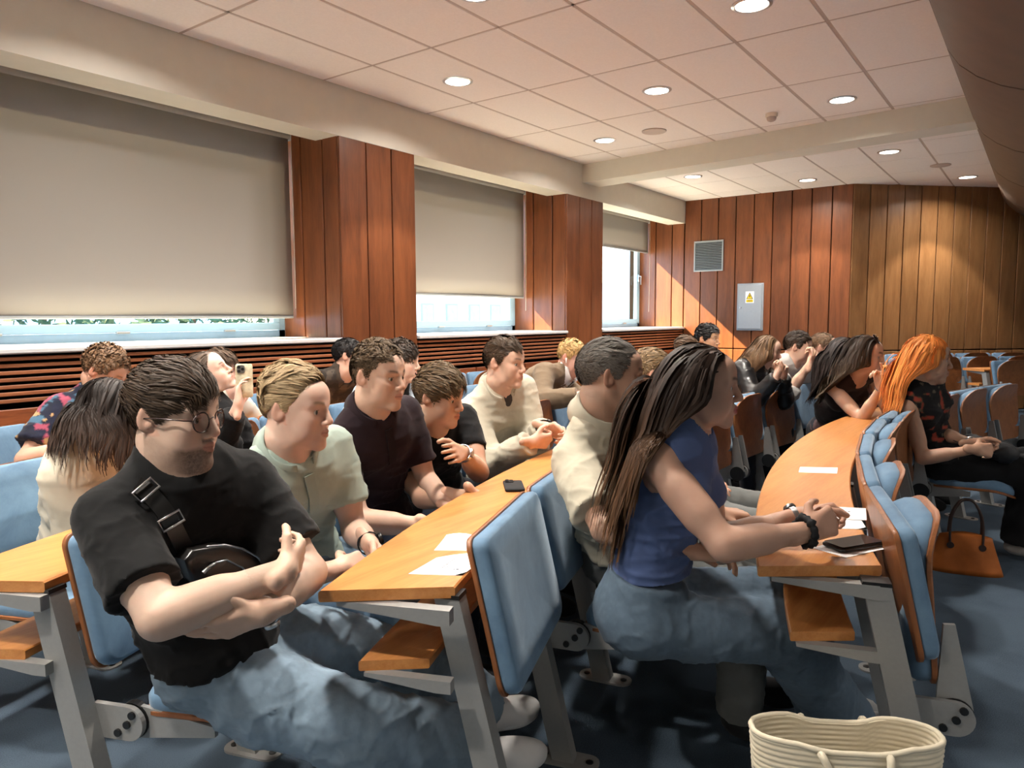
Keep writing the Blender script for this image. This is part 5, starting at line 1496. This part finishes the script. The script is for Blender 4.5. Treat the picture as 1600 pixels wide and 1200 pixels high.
def tropic(v, J):
    c = np.tile(V3(.012, .014, .030), (len(v), 1)); a = vnoise(v * 16 + 2)
    c[a > .22] = V3(.26, .055, .09); c[vnoise(v * 20 + 7) > .36] = V3(.05, .11, .17); c[vnoise(v * V3(34, 34, 80) + 4) > .34] = V3(.012, .014, .026); c[vnoise(v * 34 + 21) > .60] = V3(.40, .26, .12); return c
person(dict(key='tropic', label='man bowing his head in colourful pink and navy patterned short-sleeved shirt, window row',
    seat=('last', -15.3), sit=.50, ear=(147, 580, 3.52), yaw=-52, pitch=32, hair=(.16, .09, .048), skin=(.62, .36, .26), h=.008, hh=.004, beard=(.2, .1, .06, .35),
    hs=HS(n=1900, len=[.02, .03, .06, .07], comb=(.2, -.5, .3), curl=.8, freq=1.1, lift=.8, w=.004), seed=57, slouch=.09,
    top=dict(name='patterned_shirt', col=(.02, .02, .03), sleeve=.75, sr=.07, se=.076, loose=.018, paint=tropic),
    armR=dict(w=(112, 698, 3.25), wp=(-.6, -.2, -.6), fd=(.9, -.3, 0), pn=(0, 0, -1), curl='relaxed'), armL=dict(w=(150, 700, 3.3), fd=(.5, -.8, 0), pn=(0, 0, -1), curl='relaxed'), legs=dict()))
person(dict(key='phone', label='pale woman in black cardigan tilting her head back, holding up a phone', fem=True,
    seat=('fourth', -14.6), sit=.16, ear=(318, 592, 3.42), yaw=-46, pitch=-26, roll=14, hair=(.060, .036, .022), skin=(.78, .54, .44), h=.0075, hh=.0036, eyes_closed=True,
    hs=HL(n=1500, len=[.30, .32, .36, .40], w=.0055, pull=(-.1, 0, 0), back=-1.3), seed=59, line=(.62, .42, -.1, -.8), slouch=.0,
    top=dict(name='cardigan', col=(.008, .008, .009), sleeve=1.80, sr=.060, loose=.022, fold=.010),
    armR=dict(w=(372, 634, 3.22), wp=(.3, -.3, -1), fd=(.20, .12, .92), pn=(.55, -.62, -.1), curl='phone'), legs=dict(col=(.02, .02, .022))))
person(dict(key='bangs', label='person with brown fringe in white sweater, leaning close behind the raised phone', fem=True,
    seat=('last', -12.0), sit=.42, neck=(.10, 0, -.02), ear=(343, 578, 4.0), center=1, yaw=-46, pitch=4, hair=(.075, .044, .026), skin=(.74, .48, .39), h=.009, hh=.0045,
    hs=HS(n=1500, len=[.05, .07, .08, .09], comb=(.9, -.3, -.1), lift=.3, w=.005, down=.8, front=.9), seed=61, line=(.55, .3, -.25, -.75),
    top=dict(name='sweater', col=(.66, .63, .56), sleeve=1.95, loose=.025, sr=.060), legs=dict()))
# ------------------------------------------------------------------ things worn, held and lying about
from mathutils.bvhtree import BVHTree
def bvh(me): return BVHTree.FromPolygons([v.co[:] for v in me.vertices], [p.vertices[:] for p in me.polygons])
def hit(key, px, py, out=.004):
    """where a sight line meets a person's top, in that person's frame, lifted off the cloth"""
    I = PEOPLE[key]; I.setdefault('bvh', bvh(I['topmesh']))
    o = I['loc'](V3(0, 0, 1.40)); d = unit(I['loc'](at(px, py, 1.0)) - o)
    p, n, i, t = I['bvh'].ray_cast(Vector(o), Vector(d))
    if p is None: p, n, i, t = I['bvh'].find_nearest(Vector(I['loc'](at(px, py, 1.6))))
    if n.dot(Vector(d)) > 0: n = -n
    return np.array(p + n * out), np.array(n)
def strap_on(mb, pts, nrm, w, th=.003):
    P = [[], []]; pts = [V3(p) for p in pts]
    for i, p in enumerate(pts):
        t = unit(pts[min(i + 1, len(pts) - 1)] - pts[max(i - 1, 0)]); sd = unit(np.cross(nrm[i], t)) * w / 2
        P[0].append(p + sd); P[1].append(p - sd)
    mb.sheet(P, th)
def smooth_path(pts, n=6):
    pts = [V3(p) for p in pts]; o = []
    for i in range(len(pts) - 1):
        a, b, c, d = pts[max(i - 1, 0)], pts[i], pts[i + 1], pts[min(i + 2, len(pts) - 1)]
        for k in range(n):
            t = k / n; o.append(.5 * ((2 * b) + (-a + c) * t + (2 * a - 5 * b + 4 * c - d) * t * t + (-a + 3 * b - 3 * c + d) * t ** 3))
    return o + [pts[-1]]

# crossbody bag of the man in the black T-shirt
I = PEOPLE['tee']
r = empty('crossbody_bag', I['root'].location, I['root'].rotation_euler.z); tagp(r, 'black leather crossbody bag worn over a black T-shirt', 'bag')
sp = [hit('tee', x, y, .007) for x, y in ((214, 758), (221, 762), (229, 768), (242, 780), (256, 798), (268, 818), (280, 842), (290, 858))]
path = smooth_path([p for p, n in sp], 4); nr_ = smooth_path([n for p, n in sp], 4)
m = MB(); strap_on(m, path, [unit(n) for n in nr_], .036, .004); m.build('strap', M['leather_plain'] if 'leather_plain' in M else M['rubber'], r, 60)
M['bagleather'] = plain('black bag leather', hexc(22, 20, 19), .30, 0, .5, .1, 120)
r.children[0].data.materials[0] = M['bagleather']
for a in (8, 19):
    p, n = path[a], unit(nr_[a]); t = unit(path[a + 1] - path[a - 1]); sd = unit(np.cross(n, t)); m = MB()
    q = [p + n * .006 + t * x + sd * y for x, y in ((-.013, -.024), (-.013, .024), (.013, .024), (.013, -.024))]
    m.tube([Vector(x) for x in q], .0028, 8, closed=True); m.build('buckle', M['steel'], r, 60)
pc_, pn_ = hit('tee', 346, 884, .018); pa, _ = hit('tee', 296, 858, .018); pb, _ = hit('tee', 400, 896, .018)
ax = unit(pb - pa); pn_ = unit(pn_ - ax * (pn_ @ ax)); ay = np.cross(pn_, ax); Rb = np.stack([ax, ay, pn_], 1)
def fb(u, v, h): return pc_ + ax * u + ay * v + pn_ * h
m = MB(); pillow(m, [(-.125, -.010), (-.118, .014), (-.06, .042), (.0, .052), (.06, .046), (.115, .020), (.125, -.004), (.110, -.034), (.05, -.062), (-.02, -.066), (-.09, -.046)], [(.006, -.022), (.0, -.016), (0, .018), (.004, .024), (.014, .028)], fb); m.build('pouch', M['bagleather'], r, 35)
s_ = 1 if ay[2] > 0 else -1
m = MB(); m.tube([Vector(fb(u, s_ * v, .031)) for u, v in ((-.095, .030), (-.05, .046), (.0, .050), (.05, .043), (.10, .022))], .0026, 6); m.build('zip', M['steel'], r, 60)
m = MB(); m.tube([Vector(fb(u, s_ * v, .033)) for u, v in ((-.07, -.02), (-.055, .004), (-.03, .016), (.02, .010), (.07, -.016))], .0022, 6); m.build('pocket_zip', M['steel'], r, 60)
m = MB(); m.tube([Vector(fb(-.06, s_ * .0, .036)), Vector(fb(-.072, s_ * -.010, .038)), Vector(fb(-.078, s_ * -.024, .037))], [.004, .003, .005], 6); m.build('zip_pull', M['steel'], r, 60)

# glasses
M['lens'] = glass_mat(); M['lens'].name = 'tinted lens'
M['lens'].node_tree.nodes['Transparent BSDF'].inputs['Color'].default_value = (.92, .84, .82, 1)
M['tort'] = plain('dark tortoise frame', hexc(52, 30, 26), .25, 0, .6)
def glasses(key, round_=.024, pos=(.098, .033, -.004), name='glasses', lens=None, tilt=0.0, frame=None):
    I = PEOPLE[key]; T = I['T']; m = MB(); ln = MB(); fr = frame or M['tort']
    P = lambda x, y, z: Vector(T(V3(x, y, z)))
    for y in (-1, 1):
        ring = [P(pos[0] - .10 * (abs(y * pos[1] + round_ * cos(a)) ) * 0 - .25 * max(0, (abs(y * pos[1] + round_ * cos(a)) - .03)) + tilt * round_ * sin(a), y * pos[1] + round_ * cos(a), pos[2] + round_ * .94 * sin(a)) for a in np.linspace(0, 2 * pi, 25)[:-1]]
        m.tube(ring, .0017, 6, closed=True)
        c = sum(ring, Vector()) / len(ring); k = len(ln.v); ln.v += [tuple(p) for p in ring] + [tuple(c)]; ln.f += [(k + i, k + (i + 1) % 24, k + 24) for i in range(24)]; ln.m += [0] * 24
        m.tube([P(pos[0] - .006, y * (pos[1] + round_), pos[2] + .006), P(pos[0] - .02, y * .069, pos[2] + .007), P(.02, y * .081, pos[2] + .010), P(-.012, y * .083, pos[2] + .008), P(-.030, y * .080, pos[2] - .014)], .0016, 6)
    m.tube([P(pos[0], -pos[1] + round_, pos[2] + .004), P(pos[0] + .004, 0, pos[2] + .009), P(pos[0], pos[1] - round_, pos[2] + .004)], .0016, 6)
    o = m.build(name, fr, I['root'], 60); ln.build('lens', lens or M['lens'], o)
glasses('tee')
M['darklens'] = plain('dark lens', hexc(20, 16, 16), .08, 0, .7)
glasses('sung', .026, (.062, .034, .104), 'sunglasses', M['darklens'], -.7)

# watches, bracelets, scrunchie
def wrist(key, side, name, kind, mat, r=.031, w=.012, back=.012, face=None):
    I = PEOPLE[key]; a = I['arms'][side]; ax = unit(a['w'] - a['E']); c = a['w'] - ax * back; m = MB()
    r = r * I['sz']
    if kind == 'scrunchie':
        x = unit(np.cross(ax, (.3, .2, .9))); y = np.cross(ax, x); R0 = r + .006
        pts = [c + (x * cos(t) + y * sin(t)) * R0 for t in np.linspace(0, 2 * pi, 37)[:-1]]
        m.tube([Vector(p) for p in pts], [.010 + .003 * sin(i * 2.3) + .002 * sin(i * 5.1) for i in range(36)], 8, closed=True); return m.build(name, mat, I['root'], 180)
    ribbon_band(m, c, ax, r, w, .003)
    o = m.build(name, mat, I['root'], 40)
    if face:
        n = -unit(a['pn'] - ax * (a['pn'] @ ax)); x = np.cross(n, ax); f = MB()
        V = []; k = 20
        for (q, h) in ((.017, 0), (.018, .004), (.016, .009), (.013, .009), (.012, .008)):
            for i in range(k): V.append(c + n * (r + h) + (ax * cos(2 * pi * i / k) + x * sin(2 * pi * i / k)) * q)
        F = [(i * k + j, i * k + (j + 1) % k, (i + 1) * k + (j + 1) % k, (i + 1) * k + j) for i in range(4) for j in range(k)] + [tuple(range(4 * k, 5 * k))]
        f.add(V, F); f.build('watch_case', M['steel'] if face == 'steel' else M['black'], o, 40)
    return o
wrist('tee', 'L', 'wristwatch', 'w', M['steel'], face='steel', w=.018, back=.02)
wrist('polo', 'L', 'fitness_band', 'w', M['rubber'], w=.016, face='black')
wrist('curly', 'L', 'wristwatch', 'w', M['steel'], face='steel', w=.020, r=.032)
wrist('beige', 'L', 'wristwatch', 'w', M['rubber'], face='black', w=.018, r=.040, back=.02)
wrist('blue', 'L', 'wristwatch', 'w', M['steel'], face='steel', w=.014, back=.015, r=.029)
wrist('blue', 'R', 'scrunchie', 'scrunchie', M['rubber'], back=.006, r=.029)
wrist('sung', 'R', 'bracelet', 'w', M['steel'], w=.006, r=.029, back=.015)
wrist('orange', 'L', 'bracelet', 'w', M['steel'], w=.010, r=.029, back=.015)
# earbud, earring, tie, pockets
I = PEOPLE['suit']; m = MB(); T = I['T']; m.tube([Vector(T(V3(.0, -.086, -.002))), Vector(T(V3(.004, -.090, -.012))), Vector(T(V3(.010, -.088, -.034)))], [.007, .006, .003], 8); m.build('earbud', M['paper'], I['root'], 60)
I = PEOPLE['blue']; m = MB(); T = I['T']; m.tube([Vector(T(V3(.0, -.082, -.034))), Vector(T(V3(.002, -.084, -.046))), Vector(T(V3(.002, -.084, -.056)))], [.002, .004, .002], 8); m.build('earring', M['steel'], I['root'], 60)
I = PEOPLE['suit']; Fd, L_, s_x, Nb_ = I['F'], I['L'], I['s'], I['Nb']
def tiepts():
    B = None
    for ch in I['root'].children:
        if ch.name.startswith('dress_shirt'): B = bvh(ch.data)
    o = []
    for t in np.linspace(.055, .33, 9):
        p, n, i, d = B.ray_cast(Vector(Nb_ - s_x * t + Fd * .4), Vector(-Fd)); o.append(np.array(p) + Fd * .006 if p is not None else Nb_ - s_x * t + Fd * .13)
    return o
tp = tiepts(); ws = [.020, .026, .030, .036, .042, .048, .054, .058, .062]
m = MB().sheet([[p + L_ * w / 2 * k for p, w in zip(tp, ws)] for k in (1, -1)], .004)
def tie_mat():
    m_, nt, b = new_mat('striped tie'); v = coords(nt, (30, 30, 60)); w = N(nt, 'ShaderNodeTexWave'); w.inputs['Scale'].default_value = .6; nt.links.new(v, w.inputs['Vector'])
    nt.links.new(ramp(nt, w.outputs['Fac'], [(.4, hexc(196, 160, 130)), (.6, hexc(232, 212, 196))]), b.inputs['Base Color']); b.inputs['Roughness'].default_value = .6; return m_
m.build('necktie', tie_mat(), I['root'], 60)
I = PEOPLE['beige']; I['bvh'] = bvh(I['topmesh'])
def on_front(key, u, t, out=.004):
    J = PEOPLE[key]; J.setdefault('bvh', bvh(J['topmesh'])); o = J['Nb'] - J['s'] * t + J['L'] * u + J['F'] * .5
    p, n, i, d = J['bvh'].ray_cast(Vector(o), Vector(-J['F'])); return None if p is None else np.array(p) + J['F'] * out
def patch(key, u0, u1, t0, t1, name, mat, col=None, out=.005, point=0.0):
    P = [[on_front(key, u, t + (point * (1 - abs(2 * (u - u0) / (u1 - u0) - 1)) if j == 4 else 0), out) for j, t in enumerate(np.linspace(t0, t1, 5))] for u in np.linspace(u0, u1, 7)]
    if any(p is None for r_ in P for p in r_): return
    A = np.array(P)
    if max(np.abs(np.diff(A @ PEOPLE[key]['F'], axis=0)).max(), np.abs(np.diff(A @ PEOPLE[key]['F'], axis=1)).max()) > .03: return
    o = MB().sheet(P, .004).build(name, mat, PEOPLE[key]['root'], 60)
    if col is not None:
        a = o.data.attributes.new('Col', 'FLOAT_COLOR', 'POINT'); a.data.foreach_set('color', np.tile(np.append(V3(col), 1).astype(np.float32), len(o.data.vertices)))
for s in (-1, 1):
    patch('beige', s * .045, s * .135, .13, .165, 'pocket_flap', M['fabric'], (.52, .475, .38), .009, .012); patch('beige', s * .048, s * .132, .15, .27, 'chest_pocket', M['fabric'], (.49, .445, .35), .005)
patch('polo', -.016, .016, .05, .19, 'placket', M['fabric'], (.35, .43, .375), .004)
patch('maroon', -.016, .016, .05, .20, 'placket', M['fabric'], (.016, .009, .012), .004)
patch('grey', -.018, .018, .05, .21, 'placket', M['fabric'], (.50, .455, .355), .004)

# phones
def phone(loc, R3, label, case, screen=None, cam_=True, s=(.073, .150, .010)):
    r = empty('smartphone', loc); r.rotation_euler = Matrix(R3.tolist()).to_euler(); tagp(r, label, 'phone')
    m = MB(); w, l, t = s; pillow(m, rrect(-w / 2, w / 2, -l / 2, l / 2, .011, 5), [(.002, 0), (0, .002), (0, t - .002), (.002, t)], lambda u, v, h: (u, v, h)); m.build('case', case, r, 50)
    if screen: MB().prism(rrect(-w / 2 + .004, w / 2 - .004, -l / 2 + .004, l / 2 - .004, .008, 4), t + .002, t + .0028, 'z').build('screen', screen, r)
    if cam_:
        c = MB().prism(rrect(-w / 2 + .006, -w / 2 + .040, l / 2 - .042, l / 2 - .006, .009, 4), t + .001, t + .004, 'z').build('camera_bump', M['steel'] if cam_ == 'steel' else M['black'], r)
        for x, y in ((.015, -.015), (.015, -.033), (.031, -.024)):
            MB().lathe([(.0068, t + .004), (.0068, t + .006), (.0052, t + .0062), (.0048, t + .0052)], 14, 'z', (-w / 2 + x, l / 2 + y, 0)).build('camera_lens', M['black'], c, 40)
    return r
def flat(ang): return rot(ang)
ZD = ZDESK
MS = plain('phone screen', hexc(14, 15, 18), .06, 0, .6)
M['marble'] = weave_m = cloth('marbled phone case', hexc(196, 186, 160), 60, .35, 0, .35, .02, 40)
phone((2.160, 1.583, ZD + .001), flat(atan2(1.547 - 1.627, 2.233 - 2.088) + 0.55 - radians(52)), 'black phone lying face down on the desk before the cream overshirt', M['rubber'], None, True)
a = atan2(.33 - .412, 2.165 - 2.027)
phone((2.130, .400, ZD + .006), flat(a - pi / 2), 'black phone with dark screen on papers at the woman in blue', M['black'], MS, False, (.076, .158, .009))
J = PEOPLE['phone']; ha = J['arms']['R']; hp = ha['w'] + unit(ha['fd']) * .115 + unit(ha['pn']) * .018; hpw = J['Rw'] @ hp + J['Ol']
tocam = unit(V3(0, 0, 1.4) - hpw); zax = unit(tocam + V3(.0, .0, .0)); yax = unit(V3(.05, .05, 1) - zax * (V3(.05, .05, 1) @ zax)); xax = np.cross(yax, zax)
phone(tuple(hpw), np.stack([xax, yax, zax], 1), 'phone in marbled case held up by the woman in black cardigan', M['marble'], None, 'steel')

# papers
def paper(corners, label, name='brochure', cat='brochure', curl=.0, marks=(), z0=.001, n=8, group=None):
    c = [V3(p[0], p[1], ZD + z0) for p in corners]; r = empty(name, tuple(sum(c) / 4)); tagp(r, label, cat, group); o = sum(c) / 4
    g = lambda u, v: lerp(lerp(c[0], c[1], u), lerp(c[3], c[2], u), v) + V3(0, 0, curl * (v ** 2) * sin(pi * (.25 + .75 * u)) ** 2) - o
    P = [[g(u, v) for v in np.linspace(0, 1, n)] for u in np.linspace(0, 1, n)]
    if np.cross(P[1][0] - P[0][0], P[0][1] - P[0][0])[2] < 0: P = P[::-1]
    MB().sheet(P, .0012).build('cover' if curl else 'sheet', M['paper'], r)
    if curl:
        MB().sheet([[V3(p[0], p[1], 0) + V3(0, 0, .0) for p in q] for q in P], .0010).build('inner_page', M['paper'], r)
    if marks:
        m = MB()
        for (u, v, du, dv) in marks:
            Q = [[g(u + du * a, v + dv * b) + V3(0, 0, .0008) for b in (0, 1)] for a in (0, 1)]
            if np.cross(Q[1][0] - Q[0][0], Q[0][1] - Q[0][0])[2] < 0: Q = Q[::-1]
            m.sheet(Q, .0003)
        k = m.build('printed_text', M['ink'], r); k['kind'] = 'stuff'
    return r
rg = random.Random(3)
def title(u0, u1, v0, v1):
    o = []
    for ln, (uu) in enumerate((u0, u0 + .09)):
        v = v0
        while v < v1:
            w = rg.uniform(.02, .05); o += [(uu + rg.uniform(0, .02), v, .05, .012), (uu + .01, v, .012, w * .7)]; v += w + .02
        v1 -= .14
    return o
logo = lambda u, v: [(u, v, .03, .04), (u + .05, v - .01, .05, .05), (u - .03, v + .02, .02, .02)]
paper([(1.261, 1.251), (1.329, 1.133), (1.519, 1.189), (1.388, 1.272)], 'white brochure lying nearest the end of the desk', curl=.004, marks=title(.42, .6, .28, .80) + logo(.70, .22) + logo(.74, .72), group='white brochures')
paper([(1.435, 1.324), (1.507, 1.215), (1.605, 1.256), (1.545, 1.375)], 'white brochure with lifted cover, second from the end of the desk', curl=.014, marks=title(.40, .6, .28, .72) + logo(.72, .5), group='white brochures')
paper([(2.24, .58), (2.33, .40), (2.50, .46), (2.42, .62)], 'open white brochure under the clasped hands of the woman in blue', curl=.020, marks=title(.5, .6, .2, .5) + logo(.75, .75), group='white brochures')
paper([(2.36, .56), (2.43, .42), (2.58, .45), (2.52, .60)], 'white leaflet beyond the open brochure near the woman in blue', 'leaflet', 'leaflet', 0, logo(.6, .6) + [(.5, .3, .2, .03)], .0035)
paper([(2.055, .49), (2.02, .395), (2.18, .315), (2.25, .40)], 'sheet of white paper under the black phone', 'paper_sheet', 'paper', 0, (), .0015)
paper([(3.048, .787), (3.111, .654), (3.233, .678), (3.156, .81)], 'blank white card alone on the long curved desk', 'card', 'card', 0)

# brown handbag on the carpet
M['tan'] = cloth('tan leather', hexc(164, 92, 40), 60, .22, 0, .45, .25, 12)
M['brownstrap'] = plain('dark brown strap', hexc(44, 26, 18), .4, 0, .5)
ha_ = atan2(.154 - .452, 4.583 - 4.516)
r = empty('handbag', (4.60, .30, 0), ha_); tagp(r, 'tan brown leather handbag with dark arched handles on the carpet', 'handbag')
V = []; F = []; n = 28; rows = 9
for i in range(rows):
    t = i / (rows - 1); hx = lerp(.185, .125, t) ; hy = lerp(.075, .022, t); z = .205 * t
    for k in range(n):
        A = 2 * pi * k / n; e = 2.8; c_, s__ = cos(A), sin(A)
        x = hx * abs(c_) ** (2 / e) * (1 if c_ > 0 else -1); y = hy * abs(s__) ** (2 / e) * (1 if s__ > 0 else -1)
        dent = .012 * t * (1 - t) * 4 * sin(x * 34) ; V.append((x, y + dent * (1 if y > 0 else -1) * .6, z + .012 * t * cos(x * 18)))
for i in range(rows - 1):
    for k in range(n): F.append((i * n + k, i * n + (k + 1) % n, (i + 1) * n + (k + 1) % n, (i + 1) * n + k))
F.append(tuple(range(n - 1, -1, -1))); F.append(tuple((rows - 1) * n + k for k in range(n)))
MB().add(V, F).build('bag_body', M['tan'], r, 180)
for s in (-1, 1):
    pts = [(-.075, s * .040, .15), (-.078, s * .03, .22), (-.070, s * .02, .31), (-.035, s * .012, .385), (0, s * .010, .40), (.035, s * .012, .385), (.070, s * .02, .31), (.078, s * .03, .22), (.075, s * .040, .15)]
    MB().tube([Vector(p) for p in smooth_path(pts, 4)], .0065, 8).build('handle', M['brownstrap'], r, 180)
    for x in (-.075, .075): MB().lathe([(.018, 0), (.018, .004), (.010, .006)], 14, 'y', (x, s * .044 - .002, .15)).build('handle_tab', M['brownstrap'], r, 40)

# rope tote in front
M['rope'] = attr_mat('woven rope', .85, 0, .2, .1, .06, 240, .3)
ta_ = atan2(.144 - .489, 1.792 - 1.588)
r = empty('tote_bag', (1.685, .318, 0), ta_); tagp(r, 'cream woven rope tote bag with dark speckled lower half', 'tote bag')
def tote(inner):
    V = []; C = []; n = 72; rows = 191; rs = np.random.RandomState(4)
    for i in range(rows):
        t = i / (rows - 1); 
        for k in range(n):
            A = 2 * pi * k / n; hx, hy = lerp(.165, .205, t), lerp(.095, .070, t); c_, s__ = cos(A), sin(A); e = 2.6
            x = hx * abs(c_) ** (2 / e) * (1 if c_ > 0 else -1); y = hy * abs(s__) ** (2 / e) * (1 if s__ > 0 else -1)
            rim = .475 - .020 * np.exp(-((x - .0) / .09) ** 4) * (1 if s__ > 0 else .6); z = rim * t
            bmp = (.0032 * abs(sin(pi * z / .0125)) + .0006 * sin(k * 2.1 + int(z / .0125) * 1.3)) * (1 if not inner else -1) - (.006 if inner else 0)
            V.append((x * (1 + bmp / .2), y * (1 + bmp / .08), z)); sp = z < .40 and not inner and (int(z / .0125) % 2 == 0 or z < .38) and rs.rand() < .30
            C.append((.05, .045, .05) if sp else (.64, .57, .43))
    F = [(i * n + k, i * n + (k + 1) % n, (i + 1) * n + (k + 1) % n, (i + 1) * n + k) for i in range(rows - 1) for k in range(n)]
    return V, F, C, n, rows
Vo, Fo, Co, n, rows = tote(False); Vi, Fi, Ci, _, _ = tote(True)
o_ = len(Vo); top_o = (rows - 1) * n
Fa = Fo + [tuple(x + o_ for x in f[::-1]) for f in Fi] + [(top_o + k, top_o + (k + 1) % n, o_ + top_o + (k + 1) % n, o_ + top_o + k) for k in range(n)]
link('basket', mesh_from('basket', np.array(Vo + Vi), np.array(Fa), M['rope'], np.array(Co + Ci)), r)
cb = MB().prism([(p[0] * .98, p[1] * .98) for p in Vo[:n]], .002, .010, 'z').build('base', M['paper'], r)
rimp = [Vector((Vo[top_o + k][0] * .99, Vo[top_o + k][1] * .98, Vo[top_o + k][2])) for k in range(n)]
m = MB().tube(rimp, .0062, 8, closed=True); o = m.build('rim', M['rope'], r, 180)
a_ = o.data.attributes.new('Col', 'FLOAT_COLOR', 'POINT'); a_.data.foreach_set('color', np.tile(np.array([.66, .59, .45, 1], np.float32), len(o.data.vertices)))
for s in (-1, 1):
    pts = [(-.075, s * .072, .462), (-.070, s * .084, .455), (-.052, s * .092, .41), (-.045, s * .095, .34), (-.02, s * .097, .27), (.02, s * .097, .27), (.055, s * .095, .34), (.062, s * .092, .41), (.066, s * .084, .455), (.068, s * .072, .462)]
    P = smooth_path(pts, 4); m = MB().tube([Vector(p) for p in P], .0085, 8); o = m.build('handle', M['rope'], r, 180)
    a_ = o.data.attributes.new('Col', 'FLOAT_COLOR', 'POINT'); a_.data.foreach_set('color', np.tile(np.array([.66, .59, .45, 1], np.float32), len(o.data.vertices)))

# mesh shopping bag on the lap of the orange-haired woman
I = PEOPLE['orange']; r = empty('lap_bag', I['root'].location, I['root'].rotation_euler.z); tagp(r, 'black mesh bag lying on the lap of the orange-haired woman', 'bag')
M['meshbag'] = cloth('dark grey nylon', hexc(42, 42, 44), 300, .25, 0, .6, .5, 14)
v, f = surface([ell((.24, 0, .655), (.13, .15, .045), None, .03), ell((.33, -.06, .640), (.07, .08, .05), None, .04), ell((.15, .05, .66), (.07, .09, .05), None, .04)], .008)
v = displace(v, f, [(.010, (14, 14, 14), 2, None)]); link('bag_body', mesh_from('bag_body', v, f, M['meshbag']), r)
m = MB().tube([Vector(p) for p in smooth_path([(.30, -.17, .65), (.20, -.19, .68), (.10, -.15, .70), (.06, -.05, .71)], 5)], .008, 8, flat=.4); m.build('strap', M['rubber'], r, 60)
